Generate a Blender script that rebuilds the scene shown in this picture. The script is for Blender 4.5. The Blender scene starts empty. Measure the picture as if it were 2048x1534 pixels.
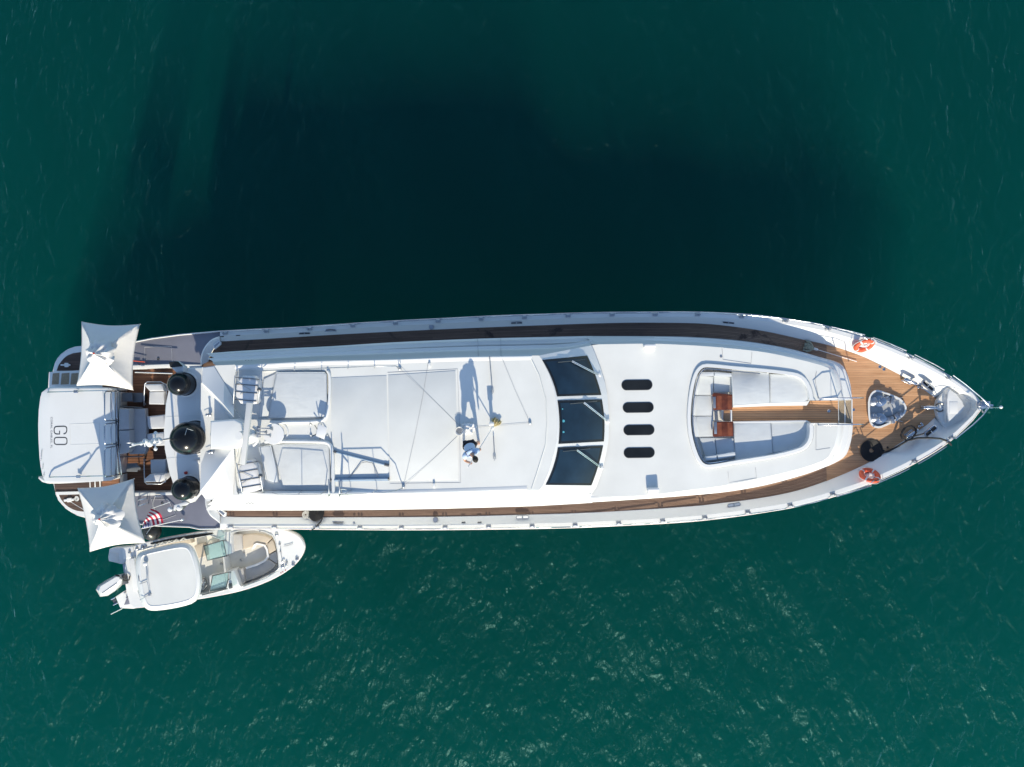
import bpy, bmesh, math, random
from mathutils import Vector, Matrix
random.seed(7)
C = bpy.context.scene.collection
S = bpy.context.scene

# ------------------------------------------------------------------ camera, sky, sun, exposure
CAM_H = 28.5            # drone height above the water (m)
FPX = 1421.0            # focal length in photograph pixels
cam = bpy.data.cameras.new('camera'); cam.sensor_fit = 'HORIZONTAL'; cam.sensor_width = 36.0
cam.lens = FPX / 2048 * 36.0; cam.clip_start = 0.5; cam.clip_end = 3000
cam_o = bpy.data.objects.new('camera', cam); C.objects.link(cam_o)
cam_o.location = (0, 0, CAM_H); cam_o.rotation_euler = (0, 0, 0)
S.camera = cam_o

SUN_EL = math.radians(28.0)
SUN_DIR = Vector((-0.075 * math.cos(SUN_EL), math.cos(SUN_EL), -math.sin(SUN_EL))).normalized()
w = bpy.data.worlds.new("World"); S.world = w; w.use_nodes = True
wn = w.node_tree.nodes; wl = w.node_tree.links; wn.clear()
sky = wn.new('ShaderNodeTexSky'); sky.sky_type = 'NISHITA'; sky.sun_disc = False
sky.sun_elevation = SUN_EL; sky.sun_rotation = math.radians(176); sky.ozone_density = 2.4; sky.dust_density = 0.4
bg = wn.new('ShaderNodeBackground'); bg.inputs[1].default_value = 0.13
wo = wn.new('ShaderNodeOutputWorld'); wl.new(sky.outputs[0], bg.inputs[0]); wl.new(bg.outputs[0], wo.inputs[0])
sun = bpy.data.lights.new('sun', 'SUN'); sun.energy = 3.65; sun.angle = math.radians(0.5); sun.color = (1.0, 0.90, 0.71)
sun_o = bpy.data.objects.new('sun', sun); C.objects.link(sun_o)
sun_o.rotation_euler = SUN_DIR.to_track_quat('-Z', 'Y').to_euler(); sun_o.location = (0, -30, 40)
S.view_settings.view_transform = 'Standard'; S.view_settings.look = 'None'
S.view_settings.gamma = 1.0; S.view_settings.exposure = 0.58
S.view_settings.use_curve_mapping = False
S.render.engine = 'CYCLES'
S.cycles.use_denoising = True
S.cycles.max_bounces = 8; S.cycles.transparent_max_bounces = 12; S.cycles.volume_bounces = 0
S.cycles.caustics_reflective = False; S.cycles.caustics_refractive = False

def P(px, py, z):
    k = (CAM_H - z) / FPX
    return Vector(((px - 1024) * k, (767 - py) * k, z))

# ------------------------------------------------------------------ materials
M = {}
def nodes(name):
    m = bpy.data.materials.new(name); m.use_nodes = True; M[name] = m
    nt = m.node_tree; return m, nt, nt.nodes, nt.links, nt.nodes['Principled BSDF']

def simple(name, col, rough=0.5, metal=0.0, var=0.06, scale=3.0, bump=0.0, bscale=60.0, coat=0.0, spec=0.5, sheen=0.0, wrinkle=0.0):
    m, nt, N, L, b = nodes(name)
    tc = N.new('ShaderNodeTexCoord'); geo = N.new('ShaderNodeNewGeometry')
    nz = N.new('ShaderNodeTexNoise'); nz.inputs['Scale'].default_value = scale; nz.inputs['Detail'].default_value = 6
    L.new(geo.outputs['Position'], nz.inputs['Vector'])
    r = N.new('ShaderNodeValToRGB'); e = r.color_ramp.elements
    e[0].position = 0.3; e[1].position = 0.7
    e[0].color = (*[c * (1 - var) for c in col], 1); e[1].color = (*[min(1, c * (1 + var)) for c in col], 1)
    L.new(nz.outputs[0], r.inputs[0]); L.new(r.outputs[0], b.inputs['Base Color'])
    b.inputs['Roughness'].default_value = rough; b.inputs['Metallic'].default_value = metal
    b.inputs['Specular IOR Level'].default_value = spec
    b.inputs['Coat Weight'].default_value = coat
    if sheen: b.inputs['Sheen Weight'].default_value = sheen
    if bump or wrinkle:
        last = None
        if bump:
            n2 = N.new('ShaderNodeTexNoise'); n2.inputs['Scale'].default_value = bscale; n2.inputs['Detail'].default_value = 4
            L.new(geo.outputs['Position'], n2.inputs['Vector'])
            bp = N.new('ShaderNodeBump'); bp.inputs['Strength'].default_value = bump; bp.inputs['Distance'].default_value = 0.02
            L.new(n2.outputs[0], bp.inputs['Height']); last = bp
        if wrinkle:
            n3 = N.new('ShaderNodeTexNoise'); n3.inputs['Scale'].default_value = 2.2; n3.inputs['Detail'].default_value = 5; n3.inputs['Distortion'].default_value = 0.5
            mp = N.new('ShaderNodeMapping'); mp.inputs['Scale'].default_value = (0.8, 1.9, 1)
            L.new(geo.outputs['Position'], mp.inputs['Vector']); L.new(mp.outputs[0], n3.inputs['Vector'])
            b2 = N.new('ShaderNodeBump'); b2.inputs['Strength'].default_value = wrinkle; b2.inputs['Distance'].default_value = 0.06
            L.new(n3.outputs[0], b2.inputs['Height'])
            if last: L.new(last.outputs[0], b2.inputs['Normal'])
            last = b2
        L.new(last.outputs[0], b.inputs['Normal'])
    return m

simple('gelcoat', (0.78, 0.785, 0.77), 0.28, var=0.02, scale=1.2, coat=0.25)
simple('deck_white', (0.745, 0.75, 0.72), 0.6, var=0.055, scale=0.8, bump=0.10, bscale=90)
simple('panel_white', (0.705, 0.715, 0.69), 0.62, var=0.055, scale=0.9, bump=0.10, bscale=90)
simple('grey_paint', (0.20, 0.205, 0.25), 0.32, var=0.05, scale=2, coat=0.3)
simple('canvas', (0.63, 0.655, 0.66), 0.85, var=0.04, bump=0.15, bscale=140, wrinkle=0.16)
simple('canvas_plain', (0.66, 0.69, 0.705), 0.85, var=0.03, bump=0.15, bscale=140)
simple('umbrella_cloth', (0.78, 0.76, 0.73), 0.9, var=0.02, bump=0.1, bscale=160, wrinkle=0.12)
simple('grey_cushion', (0.40, 0.42, 0.455), 0.9, var=0.05, bump=0.25, bscale=160, wrinkle=0.12)
simple('chair_cushion', (0.58, 0.595, 0.62), 0.9, var=0.04, bump=0.25, bscale=160, wrinkle=0.12)
simple('dark_table', (0.12, 0.13, 0.145), 0.5, var=0.06)
simple('grey_table', (0.15, 0.16, 0.17), 0.55, var=0.05)
simple('black_dome', (0.008, 0.009, 0.011), 0.2, var=0.1, spec=0.35)
simple('black_rubber', (0.012, 0.012, 0.013), 0.6, var=0.2, bump=0.3, bscale=120)
simple('dark_fender', (0.035, 0.035, 0.037), 0.32, var=0.1)
simple('black_gloss', (0.01, 0.011, 0.013), 0.2, var=0.1)
simple('steel', (0.62, 0.63, 0.65), 0.22, metal=1.0, var=0.05)
simple('dull_steel', (0.45, 0.47, 0.50), 0.38, metal=0.9, var=0.12, scale=9)
simple('dark_metal', (0.14, 0.145, 0.15), 0.4, metal=0.6)
simple('caulk', (0.035, 0.03, 0.028), 0.8, var=0.2)
simple('white_plastic', (0.80, 0.80, 0.79), 0.4, var=0.02)
simple('raft_white', (0.76, 0.75, 0.74), 0.5, var=0.05, scale=8, bump=0.2, bscale=30)
simple('beam_white', (0.66, 0.66, 0.64), 0.5, var=0.03)
simple('rope_beige', (0.50, 0.47, 0.38), 0.9, var=0.25, scale=25, bump=0.6, bscale=80)
simple('rope_cream', (0.62, 0.60, 0.55), 0.9, var=0.15, scale=25, bump=0.6, bscale=80)
simple('rope_white', (0.72, 0.72, 0.70), 0.8, var=0.1)
simple('mop_yellow', (0.50, 0.41, 0.20), 0.95, var=0.35, scale=30, bump=0.8, bscale=70)
simple('mop_grey', (0.38, 0.38, 0.29), 0.95, var=0.3, scale=30, bump=0.8, bscale=70)
simple('orange', (0.72, 0.11, 0.045), 0.5, var=0.12, scale=6)
simple('band_white', (0.80, 0.72, 0.70), 0.6)
simple('red_wood', (0.13, 0.034, 0.014), 0.22, var=0.35, scale=6, coat=0.4)
simple('red_wood_light', (0.21, 0.062, 0.026), 0.25, var=0.3, scale=6, coat=0.4)
simple('skin', (0.50, 0.29, 0.20), 0.55, var=0.05)
simple('hair', (0.022, 0.017, 0.013), 0.6, var=0.3, scale=60, bump=0.4, bscale=150)
simple('shirt', (0.52, 0.64, 0.82), 0.9, var=0.04, bump=0.2, bscale=120, wrinkle=0.3)
simple('shorts', (0.018, 0.018, 0.021), 0.9, var=0.2)
simple('belt', (0.02, 0.025, 0.04), 0.8)
simple('lettering', (0.06, 0.065, 0.07), 0.4, metal=0.3, var=0.05)
simple('lettering_light', (0.16, 0.17, 0.19), 0.5, var=0.05)
simple('shadow_blue', (0.22, 0.31, 0.42), 0.5, var=0.05)  # blue of a shadow on the white roof, put into the colour
simple('beige_floor', (0.72, 0.70, 0.64), 0.7, var=0.04, bump=0.1)
simple('tan_vinyl', (0.56, 0.48, 0.38), 0.6, var=0.04, wrinkle=0.1)
simple('taupe_vinyl', (0.52, 0.50, 0.47), 0.6, var=0.05, wrinkle=0.1)
simple('bleached_teak', (0.34, 0.27, 0.19), 0.8, var=0.2, scale=20)
simple('tray_grey', (0.46, 0.48, 0.50), 0.6, metal=0.0, var=0.12, scale=5)
simple('sticker', (0.10, 0.42, 0.52), 0.3)
simple('red_plastic', (0.5, 0.04, 0.03), 0.4)
simple('seabed_sand', (0.02, 0.05, 0.045), 0.9, var=0.3, scale=0.2)

def glass(name, col, rough=0.05):
    m, nt, N, L, b = nodes(name)
    b.inputs['Base Color'].default_value = (*col, 1); b.inputs['Roughness'].default_value = rough
    b.inputs['IOR'].default_value = 1.42; b.inputs['Specular IOR Level'].default_value = 0.4
    geo = N.new('ShaderNodeNewGeometry'); nz = N.new('ShaderNodeTexNoise'); nz.inputs['Scale'].default_value = 1.3; nz.inputs['Detail'].default_value = 3
    L.new(geo.outputs['Position'], nz.inputs['Vector'])
    mx = N.new('ShaderNodeMix'); mx.data_type = 'RGBA'; mx.inputs['A'].default_value = (*[c * .3 for c in col], 1); mx.inputs['B'].default_value = (*[c * 2.2 for c in col], 1)
    L.new(nz.outputs[0], mx.inputs['Factor']); L.new(mx.outputs['Result'], b.inputs['Base Color'])
    return m
glass('dark_glass', (0.010, 0.024, 0.042)); glass('hatch_glass', (0.012, 0.014, 0.016), 0.18); glass('side_glass', (0.012, 0.022, 0.04))

def clear_glass(name, col, alpha):
    m, nt, N, L, b = nodes(name)
    out = N['Material Output']
    tr = N.new('ShaderNodeBsdfTransparent'); tr.inputs[0].default_value = (*col, 1)
    b.inputs['Base Color'].default_value = (*[c * .5 for c in col], 1); b.inputs['Roughness'].default_value = 0.06
    mx = N.new('ShaderNodeMixShader'); mx.inputs[0].default_value = alpha
    L.new(tr.outputs[0], mx.inputs[1]); L.new(b.outputs[0], mx.inputs[2]); L.new(mx.outputs[0], out.inputs[0])
clear_glass('tender_glass', (0.74, 0.90, 0.90), 0.22)

def teak(name, a, bcol, wet=False, bow=None):
    m, nt, N, L, b = nodes(name)
    geo = N.new('ShaderNodeNewGeometry'); oi = N.new('ShaderNodeObjectInfo')
    mp = N.new('ShaderNodeMapping'); mp.inputs['Scale'].default_value = (0.7, 16, 4)
    L.new(geo.outputs['Position'], mp.inputs['Vector'])
    nz = N.new('ShaderNodeTexNoise'); nz.inputs['Scale'].default_value = 2.2; nz.inputs['Detail'].default_value = 7; nz.inputs['Roughness'].default_value = 0.65
    L.new(mp.outputs[0], nz.inputs['Vector'])
    ad = N.new('ShaderNodeMath'); ad.operation = 'ADD'
    ml = N.new('ShaderNodeMath'); ml.operation = 'MULTIPLY_ADD'; ml.inputs[1].default_value = 0.26; ml.inputs[2].default_value = -0.13
    L.new(oi.outputs['Random'], ml.inputs[0]); L.new(nz.outputs[0], ad.inputs[0]); L.new(ml.outputs[0], ad.inputs[1])
    r = N.new('ShaderNodeValToRGB'); e = r.color_ramp.elements; e[0].position = 0.22; e[1].position = 0.8
    e[0].color = (*a, 1); e[1].color = (*bcol, 1)
    L.new(ad.outputs[0], r.inputs[0])
    n2 = N.new('ShaderNodeTexNoise'); n2.inputs['Scale'].default_value = 0.55; n2.inputs['Detail'].default_value = 4
    L.new(geo.outputs['Position'], n2.inputs['Vector'])
    mx = N.new('ShaderNodeMix'); mx.data_type = 'RGBA'; mx.blend_type = 'MULTIPLY'; mx.inputs['Factor'].default_value = 0.45
    L.new(r.outputs[0], mx.inputs['A']); L.new(n2.outputs[0], mx.inputs['B'])
    col = mx.outputs['Result']
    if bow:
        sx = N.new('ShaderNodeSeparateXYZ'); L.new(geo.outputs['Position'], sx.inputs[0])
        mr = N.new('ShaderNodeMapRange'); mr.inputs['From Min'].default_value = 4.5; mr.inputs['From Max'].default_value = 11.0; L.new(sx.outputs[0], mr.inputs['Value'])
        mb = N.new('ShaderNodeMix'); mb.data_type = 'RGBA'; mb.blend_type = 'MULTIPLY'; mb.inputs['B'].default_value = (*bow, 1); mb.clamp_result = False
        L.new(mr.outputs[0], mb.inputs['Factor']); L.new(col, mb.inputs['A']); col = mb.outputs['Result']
    b.inputs['Roughness'].default_value = 0.72
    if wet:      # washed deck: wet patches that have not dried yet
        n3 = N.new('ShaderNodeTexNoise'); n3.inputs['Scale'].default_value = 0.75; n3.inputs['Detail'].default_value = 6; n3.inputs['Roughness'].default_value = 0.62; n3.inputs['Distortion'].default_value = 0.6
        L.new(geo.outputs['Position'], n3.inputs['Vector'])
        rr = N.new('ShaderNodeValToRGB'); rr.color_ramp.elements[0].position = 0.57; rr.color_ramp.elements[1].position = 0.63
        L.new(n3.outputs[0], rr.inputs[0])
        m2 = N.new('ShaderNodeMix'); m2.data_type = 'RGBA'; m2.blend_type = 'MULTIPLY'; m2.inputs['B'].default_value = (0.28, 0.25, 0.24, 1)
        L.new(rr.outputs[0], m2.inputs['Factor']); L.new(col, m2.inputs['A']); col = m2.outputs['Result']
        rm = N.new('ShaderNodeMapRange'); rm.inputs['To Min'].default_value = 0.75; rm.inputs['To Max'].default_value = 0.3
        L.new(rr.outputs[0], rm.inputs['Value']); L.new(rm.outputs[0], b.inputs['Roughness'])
    L.new(col, b.inputs['Base Color'])
    bp = N.new('ShaderNodeBump'); bp.inputs['Strength'].default_value = 0.25; bp.inputs['Distance'].default_value = 0.01
    L.new(nz.outputs[0], bp.inputs['Height']); L.new(bp.outputs[0], b.inputs['Normal'])
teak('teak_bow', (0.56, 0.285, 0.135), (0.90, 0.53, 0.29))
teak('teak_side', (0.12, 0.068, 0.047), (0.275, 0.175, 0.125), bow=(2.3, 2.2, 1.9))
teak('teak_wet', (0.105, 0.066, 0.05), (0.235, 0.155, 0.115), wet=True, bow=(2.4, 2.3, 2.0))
teak('teak_stern', (0.075, 0.048, 0.036), (0.17, 0.105, 0.08))
teak('teak_aft', (0.14, 0.06, 0.035), (0.40, 0.19, 0.10))

def flag_mat():
    m, nt, N, L, b = nodes('flag_cloth')
    uv = N.new('ShaderNodeTexCoord'); sp = N.new('ShaderNodeSeparateXYZ'); L.new(uv.outputs['UV'], sp.inputs[0])
    def mth(op, a, c=None):
        n = N.new('ShaderNodeMath'); n.operation = op
        for i, x in enumerate((a, c)):
            if x is None: continue
            if isinstance(x, (int, float)): n.inputs[i].default_value = x
            else: L.new(x, n.inputs[i])
        return n.outputs[0]
    u = sp.outputs[0]; v = mth('ADD', mth('MULTIPLY', sp.outputs[1], 0.77), 0.23)      # the first stripes are folded under
    st = mth('MODULO', mth('FLOOR', mth('MULTIPLY', v, 13.0)), 2.0)
    mx = N.new('ShaderNodeMix'); mx.data_type = 'RGBA'; mx.inputs['A'].default_value = (0.52, 0.02, 0.06, 1); mx.inputs['B'].default_value = (0.88, 0.86, 0.85, 1)
    L.new(st, mx.inputs['Factor'])
    can = mth('MULTIPLY', mth('LESS_THAN', u, 0.44), mth('LESS_THAN', v, 7 / 13))
    # rows of white stars on the blue canton
    fu = mth('SUBTRACT', mth('FRACT', mth('MULTIPLY', u, 12.5)), 0.5); fv = mth('SUBTRACT', mth('FRACT', mth('MULTIPLY', v, 11.0)), 0.5)
    d = mth('ADD', mth('MULTIPLY', fu, fu), mth('MULTIPLY', fv, fv)); star = mth('LESS_THAN', d, 0.075)
    m2 = N.new('ShaderNodeMix'); m2.data_type = 'RGBA'; m2.inputs['A'].default_value = (0.045, 0.075, 0.26, 1); m2.inputs['B'].default_value = (0.8, 0.8, 0.82, 1)
    L.new(star, m2.inputs['Factor'])
    m3 = N.new('ShaderNodeMix'); m3.data_type = 'RGBA'
    L.new(can, m3.inputs['Factor']); L.new(mx.outputs['Result'], m3.inputs['A']); L.new(m2.outputs['Result'], m3.inputs['B'])
    L.new(m3.outputs['Result'], b.inputs['Base Color']); b.inputs['Roughness'].default_value = 0.85
flag_mat()

def water_mat():
    m = bpy.data.materials.new('sea_water'); m.use_nodes = True; M['sea_water'] = m
    nt = m.node_tree; N = nt.nodes; L = nt.links; N.clear()
    out = N.new('ShaderNodeOutputMaterial')
    geo = N.new('ShaderNodeNewGeometry')
    def noise(scale, rot, stretch, detail, dist=0.0, rough=0.55):
        mp = N.new('ShaderNodeMapping'); mp.inputs['Rotation'].default_value = (0, 0, math.radians(rot)); mp.inputs['Scale'].default_value = stretch
        L.new(geo.outputs['Position'], mp.inputs['Vector'])
        n = N.new('ShaderNodeTexNoise'); n.inputs['Scale'].default_value = scale; n.inputs['Detail'].default_value = detail
        n.inputs['Distortion'].default_value = dist; n.inputs['Roughness'].default_value = rough
        L.new(mp.outputs[0], n.inputs['Vector']); return n.outputs[0]
    a = noise(1.15, -28, (1.7, 0.8, 1), 2, 0.45)
    c = noise(3.4, -20, (1.5, 0.85, 1), 2, 0.4)
    d = noise(0.22, -30, (1.3, 0.8, 1), 2, 0.3)
    def mad(x, k, y=None):
        n = N.new('ShaderNodeMath'); n.operation = 'MULTIPLY_ADD'; L.new(x, n.inputs[0]); n.inputs[1].default_value = k
        if y is not None: L.new(y, n.inputs[2])
        else: n.inputs[2].default_value = 0
        return n.outputs[0]
    f = noise(9.0, -15, (1.5, 0.9, 1), 3, 0.5)
    h = mad(a, 0.85, mad(c, 0.19, mad(f, 0.018, mad(d, 0.9))))
    bp = N.new('ShaderNodeBump'); bp.inputs['Strength'].default_value = 1.0; bp.inputs['Distance'].default_value = 0.31
    L.new(h, bp.inputs['Height'])
    # reflectance from the angle to the rippled surface, the same from above and from below
    dt = N.new('ShaderNodeVectorMath'); dt.operation = 'DOT_PRODUCT'; L.new(geo.outputs['Incoming'], dt.inputs[0]); L.new(bp.outputs[0], dt.inputs[1])
    def mm(op, x, k=None):
        n = N.new('ShaderNodeMath'); n.operation = op
        for i, q in enumerate((x, k)):
            if q is None: continue
            if isinstance(q, (int, float)): n.inputs[i].default_value = q
            else: L.new(q, n.inputs[i])
        n.use_clamp = True; return n.outputs[0]
    fz = mm('ADD', mm('MULTIPLY', mm('POWER', mm('SUBTRACT', 1.0, mm('ABSOLUTE', dt.outputs['Value'])), 5.0), 0.98), 0.019)
    gl = N.new('ShaderNodeBsdfGlossy'); gl.inputs['Roughness'].default_value = 0.39; gl.inputs['Color'].default_value = (0.27, 0.56, 0.56, 1)
    L.new(bp.outputs[0], gl.inputs['Normal'])
    df = N.new('ShaderNodeBsdfDiffuse'); df.inputs['Color'].default_value = (0.002, 0.11, 0.095, 1); L.new(bp.outputs[0], df.inputs['Normal'])
    tr = N.new('ShaderNodeBsdfTransparent')
    body = N.new('ShaderNodeMixShader'); body.inputs[0].default_value = WATER_SKIN
    L.new(tr.outputs[0], body.inputs[1]); L.new(df.outputs[0], body.inputs[2])
    mx = N.new('ShaderNodeMixShader'); L.new(fz, mx.inputs[0]); L.new(body.outputs[0], mx.inputs[1]); L.new(gl.outputs[0], mx.inputs[2])
    L.new(mx.outputs[0], out.inputs['Surface'])
    sc = N.new('ShaderNodeVolumeScatter'); sc.inputs['Color'].default_value = (0.004, 0.91, 0.81, 1); sc.inputs['Density'].default_value = 0.080; sc.inputs['Anisotropy'].default_value = 0.5
    ab = N.new('ShaderNodeVolumeAbsorption'); ab.inputs['Color'].default_value = (0.0, 0.68, 0.56, 1); ab.inputs['Density'].default_value = 0.080
    av = N.new('ShaderNodeAddShader'); L.new(sc.outputs[0], av.inputs[0]); L.new(ab.outputs[0], av.inputs[1])
    L.new(av.outputs[0], out.inputs['Volume'])
WATER_SKIN = 0.0
water_mat()

# ------------------------------------------------------------------ mesh helpers
ORIG = {}
def link(name, me, mat, parent=None, origin=None):
    o = bpy.data.objects.new(name, me); C.objects.link(o)
    if mat is not None and not me.materials: me.materials.append(M[mat])
    if parent is not None:
        o.parent = parent
        o.matrix_parent_inverse = Matrix.Translation(ORIG[parent.name]).inverted() if parent.name in ORIG else Matrix()
    return o

def finish(bm, name, mat, parent=None, smooth=None, recalc=True):
    if recalc: bmesh.ops.recalc_face_normals(bm, faces=bm.faces)
    me = bpy.data.meshes.new(name); bm.to_mesh(me); bm.free()
    if smooth is not None:
        me.shade_smooth(); me.set_sharp_from_angle(angle=math.radians(smooth))
    return link(name, me, mat, parent)

def pydata(name, verts, faces, mat, parent=None, smooth=None):
    bm = bmesh.new(); vs = [bm.verts.new(v) for v in verts]
    for f in faces:
        try: bm.faces.new([vs[i] for i in f])
        except ValueError: pass
    return finish(bm, name, mat, parent, smooth)

def chaikin(pts, n=2, closed=True):
    pts = [Vector(p) for p in pts]
    for _ in range(n):
        out = []
        m = len(pts)
        if not closed: out.append(pts[0])
        for i in range(m if closed else m - 1):
            a, b = pts[i], pts[(i + 1) % m]
            out += [a * .75 + b * .25, a * .25 + b * .75]
        if not closed: out.append(pts[-1])
        pts = out
    return pts

def prism_into(bm, top, depth, bevel=0.0, seg=2):
    """top: list of 3D points; walls go straight down by depth (number) or to z (('z', value))."""
    t = [bm.verts.new(p) for p in top]
    b = [bm.verts.new((p[0], p[1], depth[1] if isinstance(depth, tuple) else p[2] - depth)) for p in top]
    n = len(t)
    f = bm.faces.new(t); bm.faces.new(list(reversed(b)))
    for i in range(n):
        bm.faces.new((t[i], b[i], b[(i + 1) % n], t[(i + 1) % n]))
    if bevel:
        bmesh.ops.bevel(bm, geom=list(f.edges), offset=bevel, segments=seg, profile=0.5, affect='EDGES')

def prism(name, top, depth, mat, parent=None, bevel=0.0, seg=2, smooth=None):
    bm = bmesh.new(); prism_into(bm, top, depth, bevel, seg)
    return finish(bm, name, mat, parent, smooth if smooth is not None else (40 if bevel else None))

def pp(poly, z):            # photograph outline at height z (number or function of px)
    return [P(x, y, z(x) if callable(z) else z) for x, y in poly]

def strip(name, rows, mat, parent=None, smooth=30, closed=False):
    """rows: list of polylines with equal counts -> ruled surface."""
    bm = bmesh.new(); V = [[bm.verts.new(p) for p in r] for r in rows]; n = len(rows[0])
    for i in range(len(rows) - 1):
        for j in range(n if closed else n - 1):
            k = (j + 1) % n
            try: bm.faces.new((V[i][j], V[i][k], V[i + 1][k], V[i + 1][j]))
            except ValueError: pass
    return finish(bm, name, mat, parent, smooth)

def tube_into(bm, pts, r, n=6, closed=False, cap=True):
    pts = [Vector(p) for p in pts]; m = len(pts)
    if m < 2: return
    rings = []; prev = None
    for i, p in enumerate(pts):
        a = pts[i - 1] if (i or closed) else p; b = pts[(i + 1) % m] if (i < m - 1 or closed) else p
        t = (b - a)
        if t.length < 1e-7: t = Vector((0, 0, 1))
        t.normalize()
        if prev is None:
            u = t.orthogonal().normalized()
        else:
            u = prev - t * prev.dot(t)
            u = u.normalized() if u.length > 1e-6 else t.orthogonal().normalized()
        prev = u; v = t.cross(u)
        rr = r[i] if isinstance(r, (list, tuple)) else r
        rings.append([bm.verts.new(p + (u * math.cos(2 * math.pi * k / n) + v * math.sin(2 * math.pi * k / n)) * rr) for k in range(n)])
    for i in range(m if closed else m - 1):
        A, B = rings[i], rings[(i + 1) % m]
        for k in range(n):
            bm.faces.new((A[k], A[(k + 1) % n], B[(k + 1) % n], B[k]))
    if cap and not closed:
        bm.faces.new(list(reversed(rings[0]))); bm.faces.new(rings[-1])

def tube(name, pts, r, mat, parent=None, n=6, closed=False):
    bm = bmesh.new(); tube_into(bm, pts, r, n, closed); return finish(bm, name, mat, parent, 60)

def tubes(name, lines, r, mat, parent=None, n=6):
    bm = bmesh.new()
    for l in lines: tube_into(bm, l, r, n)
    return finish(bm, name, mat, parent, 60)

def box_into(bm, c, s, rz=0.0, bevel=0.0):
    mt = Matrix.Translation(c) @ Matrix.Rotation(rz, 4, 'Z') @ Matrix.Diagonal((*s, 1))
    g = bmesh.ops.create_cube(bm, size=1.0, matrix=mt)
    if bevel:
        es = set(e for v in g['verts'] for e in v.link_edges)
        bmesh.ops.bevel(bm, geom=list(es), offset=bevel, segments=2, profile=0.5, affect='EDGES')

def box(name, c, s, mat, parent=None, rz=0.0, bevel=0.0):
    bm = bmesh.new(); box_into(bm, c, s, rz, bevel); return finish(bm, name, mat, parent, 40 if bevel else None)

def lathe_into(bm, prof, c, n=24, axis=None):
    c = Vector(c); R = Matrix() if axis is None else Vector((0, 0, 1)).rotation_difference(Vector(axis).normalized()).to_matrix().to_4x4()
    rings = []
    for r, z in prof:
        if r < 1e-6: rings.append([bm.verts.new(c + (R @ Vector((0, 0, z))))])
        else: rings.append([bm.verts.new(c + (R @ Vector((r * math.cos(2 * math.pi * k / n), r * math.sin(2 * math.pi * k / n), z)))) for k in range(n)])
    for A, B in zip(rings, rings[1:]):
        for k in range(n):
            a, a2 = A[k % len(A)], A[(k + 1) % len(A)]; b, b2 = B[k % len(B)], B[(k + 1) % len(B)]
            f = [a, a2, b2, b]; g = []
            for v in f:
                if v not in g: g.append(v)
            if len(g) > 2: bm.faces.new(g)

def lathe(name, prof, c, mat, parent=None, n=24, axis=None, smooth=40):
    bm = bmesh.new(); lathe_into(bm, prof, c, n, axis); return finish(bm, name, mat, parent, smooth)

def clip_half(poly, axis, val, keep_greater):
    out = []
    n = len(poly)
    for i in range(n):
        a, b = poly[i], poly[(i + 1) % n]
        ia = (a[axis] >= val) == keep_greater; ib = (b[axis] >= val) == keep_greater
        if ia: out.append(a)
        if ia != ib:
            t = (val - a[axis]) / (b[axis] - a[axis]); out.append(a + (b - a) * t)
    return out

def lerp_poly(poly, x):
    if x <= poly[0][0]: return poly[0][1]
    for (x0, y0), (x1, y1) in zip(poly, poly[1:]):
        if x <= x1: return y0 + (y1 - y0) * (x - x0) / (x1 - x0)
    return poly[-1][1]

def smooth_poly(poly, step=12):
    """Catmull-Rom resample of a y(x) polyline."""
    out = []
    n = len(poly)
    for i in range(n - 1):
        p0 = poly[max(0, i - 1)]; p1 = poly[i]; p2 = poly[i + 1]; p3 = poly[min(n - 1, i + 2)]
        k = max(1, int(abs(p2[0] - p1[0]) / step))
        for j in range(k):
            t = j / k
            m1 = (p2[1] - p0[1]) / max(1e-6, (p2[0] - p0[0])) * (p2[0] - p1[0]); m2 = (p3[1] - p1[1]) / max(1e-6, (p3[0] - p1[0])) * (p2[0] - p1[0])
            y = (2*t**3 - 3*t**2 + 1) * p1[1] + (t**3 - 2*t**2 + t) * m1 + (-2*t**3 + 3*t**2) * p2[1] + (t**3 - t**2) * m2
            out.append((p1[0] + (p2[0] - p1[0]) * t, y))
    out.append(tuple(poly[-1])); return out

def offset_poly(poly, d):
    """offset a closed 2D outline outwards (photograph px) by d."""
    n = len(poly); A = sum(poly[i][0] * poly[(i + 1) % n][1] - poly[(i + 1) % n][0] * poly[i][1] for i in range(n))
    s = 1 if A > 0 else -1
    out = []
    for i in range(n):
        a, p, b = Vector(poly[i - 1]), Vector(poly[i]), Vector(poly[(i + 1) % n])
        e1 = (p - a).normalized(); e2 = (b - p).normalized()
        n1 = Vector((e1.y, -e1.x)) * s; n2 = Vector((e2.y, -e2.x)) * s
        m = (n1 + n2); m = m.normalized() if m.length > 1e-6 else n1
        out.append(tuple(p + m * d / max(0.45, m.dot(n1))))
    return out

def thing(name, label, cat, loc=(0, 0, 0), group=None, rz=0.0):
    o = bpy.data.objects.new(name, None); C.objects.link(o); o.empty_display_size = 0.2
    o.location = loc; o.rotation_euler = (0, 0, rz); o['label'] = label; o['category'] = cat
    if group: o['group'] = group
    return o
def wthing(name, label, cat, loc, group=None):     # a thing whose parts are given in world coordinates
    o = thing(name, label, cat, loc, group); ORIG[o.name] = Vector(loc); return o
def tag(o, label, cat, group=None):
    o['label'] = label; o['category'] = cat
    if group: o['group'] = group
    return o
def structure(o): o['kind'] = 'structure'; return o

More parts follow.
